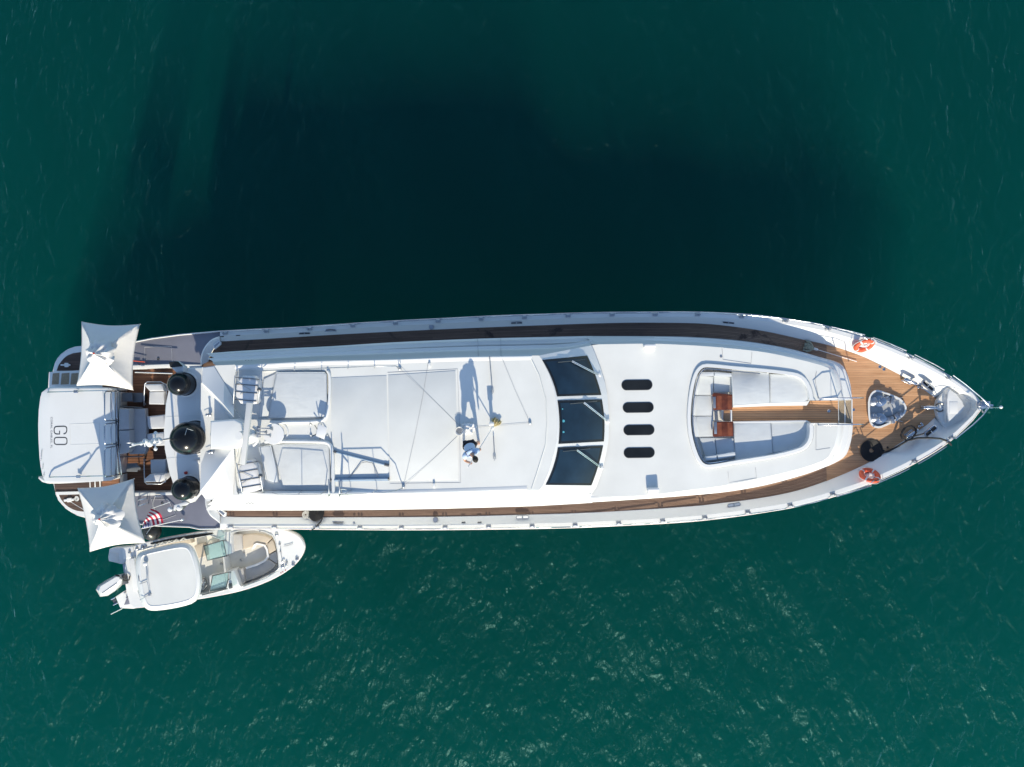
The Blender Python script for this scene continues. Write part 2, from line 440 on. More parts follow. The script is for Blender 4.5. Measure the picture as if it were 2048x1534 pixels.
# ------------------------------------------------------------------ the sea
def build_sea():
    from mathutils import noise
    def axis(lim, step):
        v = [0.0]; d = step
        while v[-1] < 450:
            if v[-1] > lim: d *= 1.35
            v.append(v[-1] + d)
        return [-q for q in reversed(v[1:])] + v
    ax, ay = axis(24, .17), axis(19, .17); verts = []; nx, ny = len(ax), len(ay)
    ca, sa = math.cos(math.radians(-24)), math.sin(math.radians(-24))
    for y in ay:
        for x in ax:
            u, v = x * ca - y * sa, x * sa + y * ca
            if abs(x) > 40 or abs(y) > 34: z = 0.0
            else:
                g = .55 + .45 * noise.noise((u * .13, v * .10, 3.0))
                z = .20 * noise.noise((u * .36, v * .17, 21.0)) + g * (.12 * noise.noise((u * .95, v * .40, 0)) + .055 * noise.noise((u * 2.1 + 1.3 * noise.noise((u * .5, v * .5, 9)), v * 1.0, 5.0)) + .018 * noise.noise((u * 4.6, v * 2.6, 8.0)))
            verts.append((x, y, z))
    faces = [(j * nx + i, j * nx + i + 1, (j + 1) * nx + i + 1, (j + 1) * nx + i) for j in range(ny - 1) for i in range(nx - 1)]
    n0 = len(verts); X0, X1, Y0, Y1 = ax[0], ax[-1], ay[0], ay[-1]
    verts += [(X0, Y0, -30), (X1, Y0, -30), (X1, Y1, -30), (X0, Y1, -30)]
    faces.append((n0 + 3, n0 + 2, n0 + 1, n0))
    faces.append(tuple([n0, n0 + 1] + [i for i in range(nx - 1, -1, -1)]))
    faces.append(tuple([n0 + 2, n0 + 3] + [(ny - 1) * nx + i for i in range(nx)]))
    faces.append(tuple([n0 + 3, n0] + [j * nx for j in range(ny)]))
    faces.append(tuple([n0 + 1, n0 + 2] + [j * nx + nx - 1 for j in range(ny - 1, -1, -1)]))
    me = bpy.data.meshes.new('sea_water'); me.from_pydata(verts, [], faces); me.shade_smooth(); me.set_sharp_from_angle(angle=math.radians(60))
    structure(link('sea_water', me, 'sea_water'))
    bm = bmesh.new(); bmesh.ops.create_grid(bm, x_segments=2, y_segments=2, size=460, matrix=Matrix.Translation((0, 0, -30.4)))
    structure(finish(bm, 'seabed', 'seabed_sand'))
build_sea()

# ------------------------------------------------------------------ yacht outlines (photograph pixels)
UP_OUT = [(240, 691), (276, 682.5), (304, 677), (340, 672), (380, 666), (440, 663), (520, 659), (600, 655), (700, 648), (800, 642), (900, 637), (1000, 632), (1080, 629.5), (1150, 627), (1225, 625.5), (1300, 625), (1370, 624.5), (1440, 626.5), (1500, 630), (1570, 638), (1640, 650), (1700, 666), (1746, 680), (1821, 711), (1896, 751), (1946, 786), (1961, 804)]
LO_OUT = [(240, 1043), (317, 1051), (378, 1053), (399, 1057), (450, 1056.5), (600, 1057), (700, 1058), (800, 1058.5), (900, 1058), (1060, 1056), (1150, 1054), (1240, 1050), (1320, 1046), (1400, 1040), (1480, 1030.5), (1540, 1021.5), (1600, 1010.5), (1680, 988), (1751, 963), (1824.5, 928), (1897.6, 883), (1952, 832), (1961, 818)]
UP_TEAK = [(440, 683), (531, 678), (678, 669), (855, 660), (1060, 651.5), (1226, 646), (1310, 645.5), (1399, 647), (1460, 652.5), (1532, 663), (1605, 679), (1650, 688.5), (1680, 697), (1730, 715), (1796, 748), (1846, 778), (1881, 804.5)]
LO_TEAK = [(440, 1032), (470, 1034), (700, 1034.5), (900, 1033), (1060, 1029), (1160, 1026), (1256, 1021), (1400, 1011), (1442, 1006), (1514, 997), (1587, 983), (1641, 966), (1695, 944.7), (1731, 928), (1763, 909.6), (1813, 877.6), (1854, 849), (1881, 824)]
UP_BASE = [(432, 706.5), (496, 701.5), (640, 694), (678, 692), (790, 684.5), (962, 677), (1078, 674), (1160, 672), (1309, 672), (1370, 673), (1442, 677), (1514, 685), (1587, 698.6), (1650, 717)]
LO_BASE = [(432, 1014), (496, 1015), (678, 1014.5), (855, 1012.7), (1078, 1007), (1173, 1003.6), (1276, 997), (1399, 988.6), (1460, 982.6), (1532, 970), (1605, 950), (1650, 934)]

def zd(px):                       # teak deck height (sheer rises to the bow)
    t = max(0.0, (px - 420) / 1460); return 2.30 + 0.72 * t ** 1.4
def hb(px):                       # bulwark height above the deck
    return lerp_poly([(420, .14), (1150, .14), (1400, .22), (1600, .36), (1750, .50), (1850, .60), (1970, .66)], px)
def zcap(px): return zd(px) + hb(px)

yacht = wthing('motor_yacht', 'large white motor yacht with teak decks and three black domes', 'yacht', P(1024, 845, 0.0))
Y = yacht
XS = [440 + 15.2 * i for i in range(101)]          # stations 440..1960

def side_y(poly): 
    sp = smooth_poly(poly); return lambda x: lerp_poly(sp, x)
uo, lo, ut, lt = side_y(UP_OUT), side_y(LO_OUT), side_y(UP_TEAK), side_y(LO_TEAK)
ub, lb = side_y(UP_BASE), side_y(LO_BASE)

# hull: rings from the cap down to under the water
def build_hull():
    up = [(x, uo(x)) for x in [240 + 18 * i for i in range(96)]] + [(1962, 808)]
    lw = [(x, lo(x)) for x in [240 + 18 * i for i in range(96)]] + [(1962, 815)]
    ring = [P(x, y, zcap(x) - 0.03 if x > 430 else 2.22) for x, y in up] + [P(x, y, zcap(x) - 0.03 if x > 430 else 2.22) for x, y in reversed(lw)]
    yc = -1.62; rows = []
    for z, f, bow in ((None, 1, 0), (1.55, .97, .5), (0.7, .92, 1.3), (-0.4, .84, 2.3), (-0.9, .55, 3.0)):
        if z is None: rows.append(ring); continue
        r = []
        for p in ring:
            t = max(0, (p.x - 4) / 13); q = f - (1 - f) * 1.3 * t * t
            r.append(Vector((p.x - bow * t ** 2, yc + (p.y - yc) * max(.1, q), z)))
        rows.append(r)
    rows.append([Vector((p.x, -1.62 + (p.y + 1.62) * .05, -1.0)) for p in rows[-1]])
    strip('hull', rows, 'gelcoat', Y, 35, closed=True)
build_hull()

def build_bulwark():
    # end of the side deck is closed by a wall that curves round to the house
    upc = [(401, 731), (401, 714), (406, 698), (418, 682), (428, 676)]; upi = [(417, 723), (418, 716), (425, 700), (434, 690), (437, 686)]
    loc_ = [(409.6, 993), (410.5, 1012), (418, 1030), (428, 1038), (434, 1042)]; loi = [(425, 1005), (429, 1016), (436, 1024), (439, 1028), (440, 1031)]
    for side, o, t, s, e0, e1 in (('upper', uo, ut, 1, upc, upi), ('lower', lo, lt, -1, loc_, loi)):
        xs = [x for x in XS if x >= 440]
        rail, out, top, inn, foot = [], [], [], [], []
        for x in xs:
            w_ = lerp_poly([(440, 9.0), (1400, 9.0), (1700, 10), (1960, 8)], x)
            zc = zcap(x); y = o(x)
            out.append(P(x, y, zc - .05)); top.append(P(x, y + s * 1.2, zc)); inn.append(P(x, y + s * w_, zc))
            if x <= 1881: foot.append(P(x, t(x), zd(x) - .01))
            else:
                f = (x - 1881) / 79; foot.append(P(x, t(1881) + ((810 - s * 3) - t(1881)) * 0 + s * 0, zd(x) - .01) if False else P(x, y + s * (w_ + (14 + 22 * (1 - f)) * max(.25, 1 - f)), zd(x) + .22 * min(1, f * 3)))
        strip('bulwark_cap', [out, top, inn], 'gelcoat', Y, 40)
        strip('bulwark', [inn, [a * .5 + b * .5 + Vector((0, 0, -.02)) for a, b in zip(inn, foot)], foot], 'gelcoat', Y, 40)
        # rounded aft return
        x0 = xs[0]; w0 = 9
        a = chaikin([Vector((x, y, 0)) for x, y in e0] + [Vector((x0, o(x0) + s * w0, 0))], 2, False)
        b = chaikin([Vector((x, y, 0)) for x, y in e1] + [Vector((x0, t(x0), 0))], 2, False)
        n = min(len(a), len(b)); a, b = a[:n], b[:n]
        ztop = zcap(x0)
        strip('bulwark_return', [[P(p.x, p.y, 2.0) for p in a], [P(p.x, p.y, ztop - .03) for p in a], [P(p.x * .85 + q.x * .15, p.y * .85 + q.y * .15, ztop) for p, q in zip(a, b)], [P(p.x, p.y, zd(x0) + .03) for p in b], [P(p.x, p.y, zd(x0) - .05) for p in b]], 'gelcoat', Y, 40)
build_bulwark()

# bow well: floor and raised white locker at the stem
zb = lambda x: zd(x) + .20
prism('bow_floor', pp([(1876, 800), (1893, 778), (1915, 778), (1938, 790), (1957, 806), (1957, 816), (1944, 832), (1915, 858), (1893, 862), (1876, 832), (1872, 816)], lambda x: zd(x) + .16 + .10 * (x - 1876) / 80), .3, 'gelcoat', Y)
prism('bow_locker', pp([(1897, 776), (1913, 788), (1924, 802), (1930.5, 816), (1924, 823), (1898, 844.5), (1895, 824), (1894.5, 800)], lambda x: zd(x) + .42), .40, 'gelcoat', Y, .02)
prism('locker_hatch', pp([(1898.5, 804), (1916, 804), (1916.5, 827), (1899, 827)], lambda x: zd(x) + .432), .02, 'gelcoat', Y, .008)
strip('bow_step', [[P(1881, 806, zd(1881)), P(1883, 815, zd(1881)), P(1881, 823, zd(1881))], [P(1892, 786, zd(1881) + .36), P(1893, 816, zd(1881) + .36), P(1892, 848, zd(1881) + .36)]], 'gelcoat', Y)

# ------------------------------------------------------------------ teak decks, every plank a piece of its own
def build_decks():
    xs = [x for x in XS if x <= 1662]
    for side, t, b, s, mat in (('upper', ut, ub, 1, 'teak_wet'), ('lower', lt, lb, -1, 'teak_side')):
        r0 = [P(x, t(x), zd(x) - .012) for x in xs]; r1 = [P(x, b(x) + s * 3, zd(x) - .012) for x in xs]
        deck = strip('side_deck', [r0, r1], 'caulk', Y)
        n = 9
        for i in range(n):
            f0 = (i + .06) / n; f1 = (i + .94) / n
            A = [a.lerp(c, f0) + Vector((0, 0, .012)) for a, c in zip(r0, r1)]; B = [a.lerp(c, f1) + Vector((0, 0, .012)) for a, c in zip(r0, r1)]
            # planks are butted every few metres
            cuts = [0]; k = random.randint(6, 14)
            while k < len(xs) - 4: cuts.append(k); k += random.randint(12, 20)
            cuts.append(len(xs) - 1)
            for c0, c1 in zip(cuts, cuts[1:]):
                if c1 - c0 < 1: continue
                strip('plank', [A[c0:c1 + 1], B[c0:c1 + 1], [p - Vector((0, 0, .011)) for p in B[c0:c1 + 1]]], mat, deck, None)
        # turn of the deck at its aft end
    prism('aft_turn_deck', pp([(418, 722), (420, 714), (427, 700), (440, 685), (440, 708), (432, 708), (432, 726)], 2.30), .2, 'teak_side', Y)
    prism('aft_turn_deck', pp([(424, 1003), (440, 1006), (442, 1015), (442, 1032), (436, 1024), (429, 1016)], 2.30), .2, 'teak_side', Y)
    prism('aft_turn_deck', pp([(394, 722), (446, 716), (446, 745), (394, 745)], 2.22), .3, 'teak_side', Y); prism('aft_turn_deck', pp([(396, 985), (446, 990), (446, 1012), (405, 1002)], 2.22), .3, 'teak_side', Y)
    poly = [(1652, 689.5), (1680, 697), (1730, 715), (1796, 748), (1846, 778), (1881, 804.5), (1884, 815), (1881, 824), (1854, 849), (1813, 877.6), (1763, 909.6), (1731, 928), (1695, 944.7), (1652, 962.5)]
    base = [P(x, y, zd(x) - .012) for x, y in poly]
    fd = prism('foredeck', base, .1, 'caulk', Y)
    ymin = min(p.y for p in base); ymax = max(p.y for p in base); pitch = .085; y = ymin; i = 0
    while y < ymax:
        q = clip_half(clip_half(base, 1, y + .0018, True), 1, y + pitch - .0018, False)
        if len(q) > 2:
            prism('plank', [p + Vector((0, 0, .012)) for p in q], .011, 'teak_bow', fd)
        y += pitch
    # cockpit sole
    cz = 1.72
    base = pp([(205, 735), (352, 733), (352, 990), (205, 990)], cz - .012)
    cd = prism('cockpit_sole', base, .15, 'caulk', Y)
    ymin = min(p.y for p in base); ymax = max(p.y for p in base); y = ymin; pitch = .105
    while y < ymax:
        cut = random.uniform(base[0].x + .6, base[1].x - .6)
        for k in (0, 1):
            q = clip_half(clip_half(base, 1, y + .005, True), 1, min(y + pitch - .005, ymax - .001), False)
            q = clip_half(q, 0, cut, k == 0)
            if len(q) > 2: prism('plank', [p + Vector((0, 0, .012)) for p in q], .011, 'teak_aft', cd)
        y += pitch
build_decks()

# ------------------------------------------------------------------ grey painted quarters and swim platform
def build_aft():
    upq = [(228, 739), (228, 694), (240, 691.5), (276, 683.5), (304, 678), (360, 670.5), (400, 667), (440, 664.5), (446, 672), (420, 683), (408, 698), (403, 714), (404, 737), (340, 734.5)]
    loq = [(228, 990), (345, 988), (395, 984), (412, 990), (414, 1012), (421, 1029), (434, 1040), (455, 1049), (470, 1056), (399, 1056), (378, 1052), (317, 1050), (228, 1042)]
    q1 = prism('quarter_deck', pp(upq, lambda x: 2.16 + .12 * (x - 228) / 212), ('z', 1.6), 'grey_paint', Y, .02)
    q2 = prism('quarter_deck', pp(loq, lambda x: 2.16 + .12 * (x - 228) / 212), ('z', 1.6), 'grey_paint', Y, .02)
    for q, poly in ((q1, [(290, 694), (343, 693), (345, 728), (290, 729)]), (q2, [(303, 998), (336, 998), (352, 1030), (318, 1042)])):
        tube('hatch_seam', [p + Vector((0, 0, .012)) for p in pp(chaikin([(x, y, 0) for x, y in poly], 1, True) and poly, lambda x: 2.16 + .12 * (x - 228) / 212)], .008, 'white_plastic', q, 5, True)
    lathe('hatch_latch', [(0, .03), (.045, .03), (.05, .01), (.05, 0)], P(317, 718, 2.21), 'steel', q1, 14)
    lathe('hatch_latch', [(0, .03), (.045, .03), (.05, .01), (.05, 0)], P(325, 1007, 2.21), 'steel', q2, 14)
    # white toe edge on the quarters' outer side
    tube('rubbing_strake', pp([(240, 690.5), (276, 682.5), (304, 677), (360, 669.5), (440, 662.5)], lambda x: 2.2 + .1 * (x - 228) / 212), .03, 'gelcoat', Y)
    tube('rubbing_strake', pp([(240, 1043.5), (317, 1051.5), (378, 1053.5), (399, 1058), (470, 1057)], lambda x: 2.2 + .1 * (x - 228) / 212), .03, 'gelcoat', Y)
    # trims beside the cockpit
    prism('cockpit_coaming', pp([(205, 733), (340, 728.5), (404, 729), (404, 735), (340, 735.5), (205, 741)], 2.30), .7, 'gelcoat', Y, .015)
    prism('cockpit_coaming', pp([(225, 986), (345, 984.5), (345, 990), (225, 993)], 2.24), .7, 'gelcoat', Y, .015)
    tube('coaming_handrail', pp([(270, 744.5), (345, 747)], 2.75), .02, 'white_plastic', Y)
    prism('teak_capping', pp([(378, 736), (404, 735), (404, 741.5), (384, 742)], 2.34), .1, 'teak_bow', Y)
    # swim platform, white rim with teak inlays
    pl = [(104.6, 742), (108.5, 726), (115, 716), (122.6, 707.6), (130, 701), (138, 696.6), (149, 693), (160, 692), (200, 690), (300, 686), (300, 1046), (200, 1039), (168, 1035.5), (154, 1031), (141, 1024.6), (131, 1017), (122.5, 1009), (116, 1000), (111, 990), (106, 967), (103.5, 900), (103, 800)]
    plat = prism('swim_platform', pp(pl, .60), .38, 'gelcoat', Y, .04)
    strip('lower_hull', [pp([(140, 720), (300, 700), (300, 1030), (150, 1015)], .3), pp([(150, 735), (300, 715), (300, 1015), (160, 1000)], -.6)], 'gelcoat', Y, None, True)
    for poly in ([(113.5, 741.5), (117, 731), (122.5, 723), (128.5, 716), (135, 711), (146, 706.5), (160, 704.5), (200, 703), (240, 702), (240, 741)], [(117.5, 989), (122, 998), (129, 1007), (136, 1013), (144.5, 1018), (154, 1021.5), (165, 1023), (210, 1026), (240, 1028), (240, 985), (160, 986.5)], [(108.5, 967), (240, 962), (240, 981), (111, 984)]):
        b = pp(poly, .604); inlay = prism('teak_inlay', b, .02, 'caulk', plat)
        y = min(p.y for p in b); ym = max(p.y for p in b)
        while y < ym:
            q = clip_half(clip_half(b, 1, y + .004, True), 1, y + .096, False)
            if len(q) > 2: prism('plank', [p + Vector((0, 0, .010)) for p in q], .010, 'teak_stern', plat)
            y += .10
    prism('platform_divider', pp([(111, 984), (240, 981), (240, 986), (111.5, 990)], .66), .1, 'gelcoat', Y)
    # platform fitting and chrome base
    b = bmesh.new(); box_into(b, P(131, 730, .64), (.38, .06, .03), 0, .01); box_into(b, P(133, 730, .645), (.16, .17, .03), 0, .02); finish(b, 'platform_cleat', 'white_plastic', Y)
    # stairs: upper flight (three bleached teak treads in a white frame)
    st = prism('stair_block', pp([(97.5, 744), (170, 740), (215, 739), (215, 778), (160, 779), (95.5, 781)], 1.02), ('z', .5), 'gelcoat', Y, .02)
    for i, (x0, x1) in enumerate(((104.2, 117.5), (122, 137.5), (141.5, 158))):
        z = 1.03 + .004 * i
        tread = prism('stair_tread', pp([(x0 + 1.2, 746.8), (x1 + .6, 745.6), (x1 - .8, 768.2), (x0 - .8, 769.2)], z + .006), .03, 'bleached_teak', st)
    prism('stair_side', pp([(95.8, 776), (216, 772), (216, 781), (95, 786)], 1.35), ('z', .5), 'gelcoat', Y, .03)
    # lower flight
    for i, (x0, x1, z) in enumerate(((181, 188.5, .85), (191, 200, 1.1), (201, 212, 1.4))):
        prism('stair_tread', pp([(x0, 962), (x1, 961.5), (x1 + .5, 982), (x0 + .5, 983)], z), .05, 'teak_stern', Y)
        prism('stair_nosing', pp([(x0 - 2.2, 962), (x0 - .2, 962), (x0 + .4, 983), (x0 - 1.6, 983)], z + .012), ('z', .6), 'white_plastic', Y)
    prism('stair_side', pp([(213, 958), (222, 957.5), (223, 975), (214, 976)], 1.66), ('z', .6), 'gelcoat', Y, .02)
    # transom lid: slopes down to the stern
    zt = lambda x: 1.88 + .62 * (x - 76) / 150
    tl = [(90, 780), (100, 776.5), (130, 775.5), (194, 773.5), (222, 777), (229, 785), (231, 940), (229, 957), (222, 961), (160, 965), (98, 967), (90, 964), (84.5, 950), (81, 932), (79, 915), (77, 880), (76.3, 850), (77.5, 820), (80.5, 796), (83.5, 785)]
    def xl(y): return lerp_poly([(774, 100), (778, 92), (780, 90), (785, 83.5), (796, 80.5), (820, 77.5), (850, 76.3), (880, 77), (915, 79), (932, 81), (950, 84.5), (964, 90), (967, 99)], y)
    def xr(y): return lerp_poly([(774, 196), (777, 222), (785, 229), (860, 230.5), (940, 231), (957, 229), (961, 222), (965, 165), (967, 120)], y)
    ys = [774, 775.5, 777, 780, 785, 796, 820, 850, 880, 915, 932, 950, 957, 961, 964, 966, 967]; cols = 14
    top = [[P(xl(y) + (xr(y) - xl(y)) * k / cols, y, zt(xl(y) + (xr(y) - xl(y)) * k / cols) - (.05 if y in (774, 967) else .012 if y in (775.5, 966) else 0) - (.05 if k == 0 else 0)) for k in range(cols + 1)] for y in ys]
    lid = strip('transom_lid', top, 'gelcoat', Y, 35)
    rim = top[0] + [r[-1] for r in top[1:]] + list(reversed(top[-1]))[1:] + [r[0] for r in reversed(top[1:-1])]
    strip('lid_side', [rim, [Vector((p.x, p.y, 1.25)) for p in rim]], 'gelcoat', lid, 35, True)
    bmesh_panel = pp([(139.5, 848.5), (198, 846), (199.5, 888), (141, 889.5)], lambda x: zt(x) + .002)
    tube('lid_seam', bmesh_panel, .006, 'panel_white', lid, 4, True)
    prism('lid_trim', pp([(204, 781), (222, 780), (229, 950), (212, 952), (215, 900), (212, 840)], lambda x: zt(x) + .012), .03, 'gelcoat', lid, .006)
    # the name and port of registry
    def stroke(pts, wd, z):
        bm = bmesh.new(); pts = [Vector(p) for p in pts]
        L, R = [], []
        for i, p in enumerate(pts):
            a = pts[max(0, i - 1)]; b_ = pts[min(len(pts) - 1, i + 1)]; t = (b_ - a).normalized(); n = Vector((-t.y, t.x, 0))
            L.append(bm.verts.new(p + n * wd)); R.append(bm.verts.new(p - n * wd))
        for i in range(len(pts) - 1): bm.faces.new((L[i], L[i + 1], R[i + 1], R[i]))
        return bm
    def rrect(x0, y0, x1, y1, r, start=0, stop=1.0):
        pts = []
        for cx, cy, a0 in ((x1 - r, y0 + r, -90), (x1 - r, y1 - r, 0), (x0 + r, y1 - r, 90), (x0 + r, y0 + r, 180)):
            for k in range(7): a = math.radians(a0 + 15 * k); pts.append((cx + r * math.cos(a), cy + r * math.sin(a)))
        return pts
    zz = lambda x: zt(x) + .004
    o = rrect(108.5, 875, 134, 889, 5); o.append(o[0])
    finish(stroke(pp(o, zz), .020, 0), 'letter_o', 'lettering', lid)
    g = [(127, 867.8), (129.5, 867.3), (132, 865.5), (133.5, 862.5), (133.8, 857.5), (132.6, 854.2), (130, 852.8), (127, 852.5), (114, 853), (110.8, 853.6), (108.8, 856), (108.2, 860), (108.7, 864.5), (110.6, 867.2), (113.5, 868), (119.2, 868.2), (119.2, 861.5)]
    finish(stroke(pp(g, zz), .022, 0), 'letter_g', 'lettering', lid)
    def text(body, px, py, z, size, mat, name, rot=-90, space=1.0, parent=None):
        cu = bpy.data.curves.new(name, 'FONT'); cu.body = body; cu.size = size; cu.align_x = 'LEFT'; cu.space_character = space; cu.extrude = .001
        ob = bpy.data.objects.new(name, cu); C.objects.link(ob); cu.materials.append(M[mat])
        p = P(px, py, z); ob.parent = parent
        slope = math.atan2(zt(px + 6) - zt(px - 2), (8 * .0187))
        mt = Matrix.Translation(p) @ Matrix.Rotation(-slope, 4, 'Y') @ Matrix.Rotation(math.radians(rot), 4, 'Z')
        bpy.context.view_layer.update()
        me = bpy.data.meshes.new_from_object(ob.evaluated_get(bpy.context.evaluated_depsgraph_get())); me.transform(mt)
        bpy.data.objects.remove(ob); bpy.data.curves.remove(cu)
        return link(name, me, mat, parent)
    text('CORAL GABLES, FL', 101.2, 834, zt(101.2) + .003, .125, 'lettering_light', 'port_lettering', -90.5, 1.12, lid)
    for wd, x_, y_ in (("leopard's", 82.6, 899), ('arno', 85.2, 927), ('italy', 87.2, 944)): text(wd, x_, y_, zt(x_) + .003, .095, 'lettering_light', 'builder_lettering', -96.5, 1.2, lid)
    # guard rails on the lid
    def hoop(pts, r=.022): 
        return [P(x, y, z) for x, y, z in pts]
    zl = 2.35
    r1 = [(98, 954.5, 1.98), (99.5, 954.3, 2.10), (104, 954, 2.18), (168, 952.5, 2.74), (172, 952.5, 2.72), (171, 952.5, 2.62), (154, 953, 2.30)]
    r2 = [(160, 952.8, 2.32), (181, 952, 2.86), (186, 952, 2.92), (215, 951.5, 3.05), (222, 951, 3.02), (224, 951, 2.5)]
    tubes('guard_rail', [[P(x, y, z) for x, y, z in r1], [P(x, y, z) for x, y, z in r2]], .020, 'steel', Y)
    r3 = [(95, 784.5, 1.98), (97, 784.3, 2.10), (140, 783, 2.5), (148, 782.5, 2.52), (146, 782.5, 2.25)]
    r4 = [(154, 782.3, 2.30), (158, 782.2, 2.55), (206, 781, 2.86), (214, 781, 2.86), (216, 781, 2.5)]
    tubes('guard_rail', [[P(x, y, z) for x, y, z in r3], [P(x, y, z) for x, y, z in r4]], .020, 'steel', Y)
    box('rail_foot', P(152, 783, 2.3), (.16, .10, .05), 'steel', Y, 0, .01)
    box('rail_foot', P(157, 953, 2.32), (.16, .10, .05), 'steel', Y, 0, .01)
    # three-tube barrier between lid and cockpit, three bays
    X = P(238, 850, 2.3).x
    for (y0, y1) in ((781.5, 841), (845, 888), (892, 951)):
        ya = P(0, y0, 2.5).y; yb = P(0, y1, 2.5).y; ln = []
        for dz, dx in ((.18, .04), (.50, 0), (.84, -.03)):
            ln.append([(X + dx, ya, 2.45 + dz * .2), (X + dx - .01, ya - .02, 2.3 + dz - .06), (X + dx - .02, ya - .10, 2.3 + dz), (X + dx - .02, yb + .10, 2.3 + dz), (X + dx - .01, yb + .02, 2.3 + dz - .06), (X + dx, yb, 2.45 + dz * .2)])
        tubes('barrier_rail', ln, .021, 'steel', Y)
        for q in (ya - .015, yb + .015): tube('barrier_post', [(X + .02, q, 1.75), (X - .03, q, 3.10)], .022, 'steel', Y)
    tubes('stair_handrail', [[P(235, 889, 1.75), P(240, 889, 2.9), P(238, 905, 2.95), P(243, 948, 2.9), P(245, 950, 1.75)], [P(228, 895, 1.75), P(232, 893, 2.7), P(236, 945, 2.7), P(238, 951, 1.75)]], .021, 'steel', Y)
    # hull bit seen behind the lid's corner
    prism('stern_fairlead', pp([(77, 953), (88, 961), (98, 968), (84, 964), (76.5, 957)], 1.3), .2, 'gelcoat', Y, .02)
    # boarding steps and fittings on lower quarter
    tubes('quarter_rail', [[P(276, 1001, 2.2), P(277, 1000, 2.42), P(293, 997, 2.45), P(294, 998, 2.2)], [P(276, 1013, 2.2), P(277, 1012, 2.42), P(296, 1006, 2.45), P(297, 1007, 2.2)]], .018, 'steel', Y)
    tube('quarter_line', [P(318, 992, 2.22), P(310, 993, 2.22), P(307, 1002, 2.23), P(305, 1013, 2.3)], .008, 'rope_white', Y)
    tube('stern_stay', [P(340, 1004, 4.6), P(303, 1017, 2.6)], .012, 'white_plastic', Y)
    tube('boat_hook', [P(240, 719, 2.36), P(290, 724, 2.34)], .014, 'orange', Y)
    b = bmesh.new(); box_into(b, P(272, 729.5, 2.3), (.22, .06, .06), 0, .02); box_into(b, P(286, 730.5, 2.3), (.14, .06, .06), 0, .02); finish(b, 'stern_cleat', 'steel', Y)
    b = bmesh.new(); box_into(b, P(316, 991.5, 2.3), (.24, .06, .05), 0, .02); finish(b, 'stern_cleat', 'steel', Y)
build_aft()

# ------------------------------------------------------------------ deckhouse and flybridge roof
ZR = 5.45                                     # flybridge deck
ZA = 4.98                                     # aft overhang carrying the domes
UP_ROOF = [(432, 731), (503, 728), (640, 721), (769, 718.5), (919, 713.4), (1078, 710.5), (1143, 704.5), (1183, 690.5)]
LO_ROOF = [(432, 991), (478, 991), (640, 991), (855, 987), (1000, 982.5), (1078, 980), (1143, 983), (1183, 988)]
ur, lr = side_y(UP_ROOF), side_y(LO_ROOF)
def zroof(x):                                  # roof edge drops at the windscreen corners
    return lerp_poly([(400, ZR), (1070, ZR), (1183, 4.12)], x)

def build_house():
    xs = [432 + 15 * i for i in range(51)]     # 432..1182
    for side, b, r, s in (('upper', ub, ur, 1), ('lower', lb, lr, -1)):
        rows = []
        for t, tz in ((0, 0), (.10, .36), (.17, .375), (.24, .44), (.40, .455), (.52, .74), (.66, .755), (.86, .93), (1.0, 1.0)):
            row = []
            for x in xs:
                p = P(x, b(x), zd(x) - .03); q = P(x, r(x), zroof(x))
                z = p.z + (q.z - p.z) * tz; yy = p.y + (q.y - p.y) * t
                row.append(Vector((p.x + (q.x - p.x) * t, yy, z)))
            rows.append(row)
        house = strip('deckhouse_side', rows, 'gelcoat', Y, 28)
        # smoked side window set in the band, 6 mm proud, tapering to points
        i0 = 21; a, c = [], []
        for i in range(i0, 50):
            f = (i - i0) / (49 - i0); g = min(1, f * 2.2) * (1 if f < .8 else (1 - f) / .2)
            lo_, hi = rows[4][i], rows[5][i]; nrm = Vector((0, s, .1)).normalized() * .008
            a.append(lo_.lerp(hi, .5 - .42 * g) + nrm); c.append(lo_.lerp(hi, .5 + .44 * g) + nrm)
        strip('side_window', [a, c], 'side_glass', house, 30)
        # panel joints
        for x in (1000, 1040) if s < 0 else (962, 1003):
            i = int((x - 432) / 15); tube('panel_joint', [rw[i] + Vector((0, s * .004, .004)) for rw in rows[1:]], .006, 'dull_steel', house, 4)
    # aft bulkhead under the overhang
    strip('aft_bulkhead', [[P(432, 706, 1.7), P(432, 850, 1.7), P(432, 1014, 1.7)], [P(432, 733, ZR - .1), P(432, 850, ZR - .1), P(432, 990, ZR - .1)]], 'dark_glass', Y)
build_house()

T_FRONT = [(1078, 711), (1085, 721), (1098, 748), (1107, 775), (1111, 797), (1114, 840), (1113, 880), (1109, 900), (1098, 940), (1086, 970), (1078, 980)]
B_FRONT = [(1183, 690.5), (1189, 704), (1201, 736), (1210, 765), (1215, 790), (1218.5, 836), (1217.5, 880), (1213, 905), (1203.5, 945), (1193, 974), (1183, 988)]
def tf(y, poly):                               # px of a front curve at py
    q = [(b, a) for a, b in poly]; return lerp_poly(q, y)

def tri_plate(bm, loops, down=None):
    es = []
    for lp in loops:
        vs = [bm.verts.new(p) for p in lp]
        es += [bm.edges.new((vs[i], vs[(i + 1) % len(vs)])) for i in range(len(vs))]
    bmesh.ops.triangle_fill(bm, use_beauty=True, use_dissolve=False, edges=es)

UP_WELL = chaikin([(x, y, 0) for x, y in [(468, 744), (480, 739), (530, 741), (600, 738), (650, 740), (657, 748), (656, 800), (650, 830), (640, 840), (535, 840), (466, 838)]], 1)
LO_WELL = chaikin([(x, y, 0) for x, y in [(467, 897), (490, 894), (520, 888), (530, 883), (645, 884), (659, 888), (664, 900), (665, 975), (662, 989), (560, 991), (478, 991), (472, 980)]], 1)
UP_WELL = [(p.x, p.y) for p in UP_WELL]; LO_WELL = [(p.x, p.y) for p in LO_WELL]

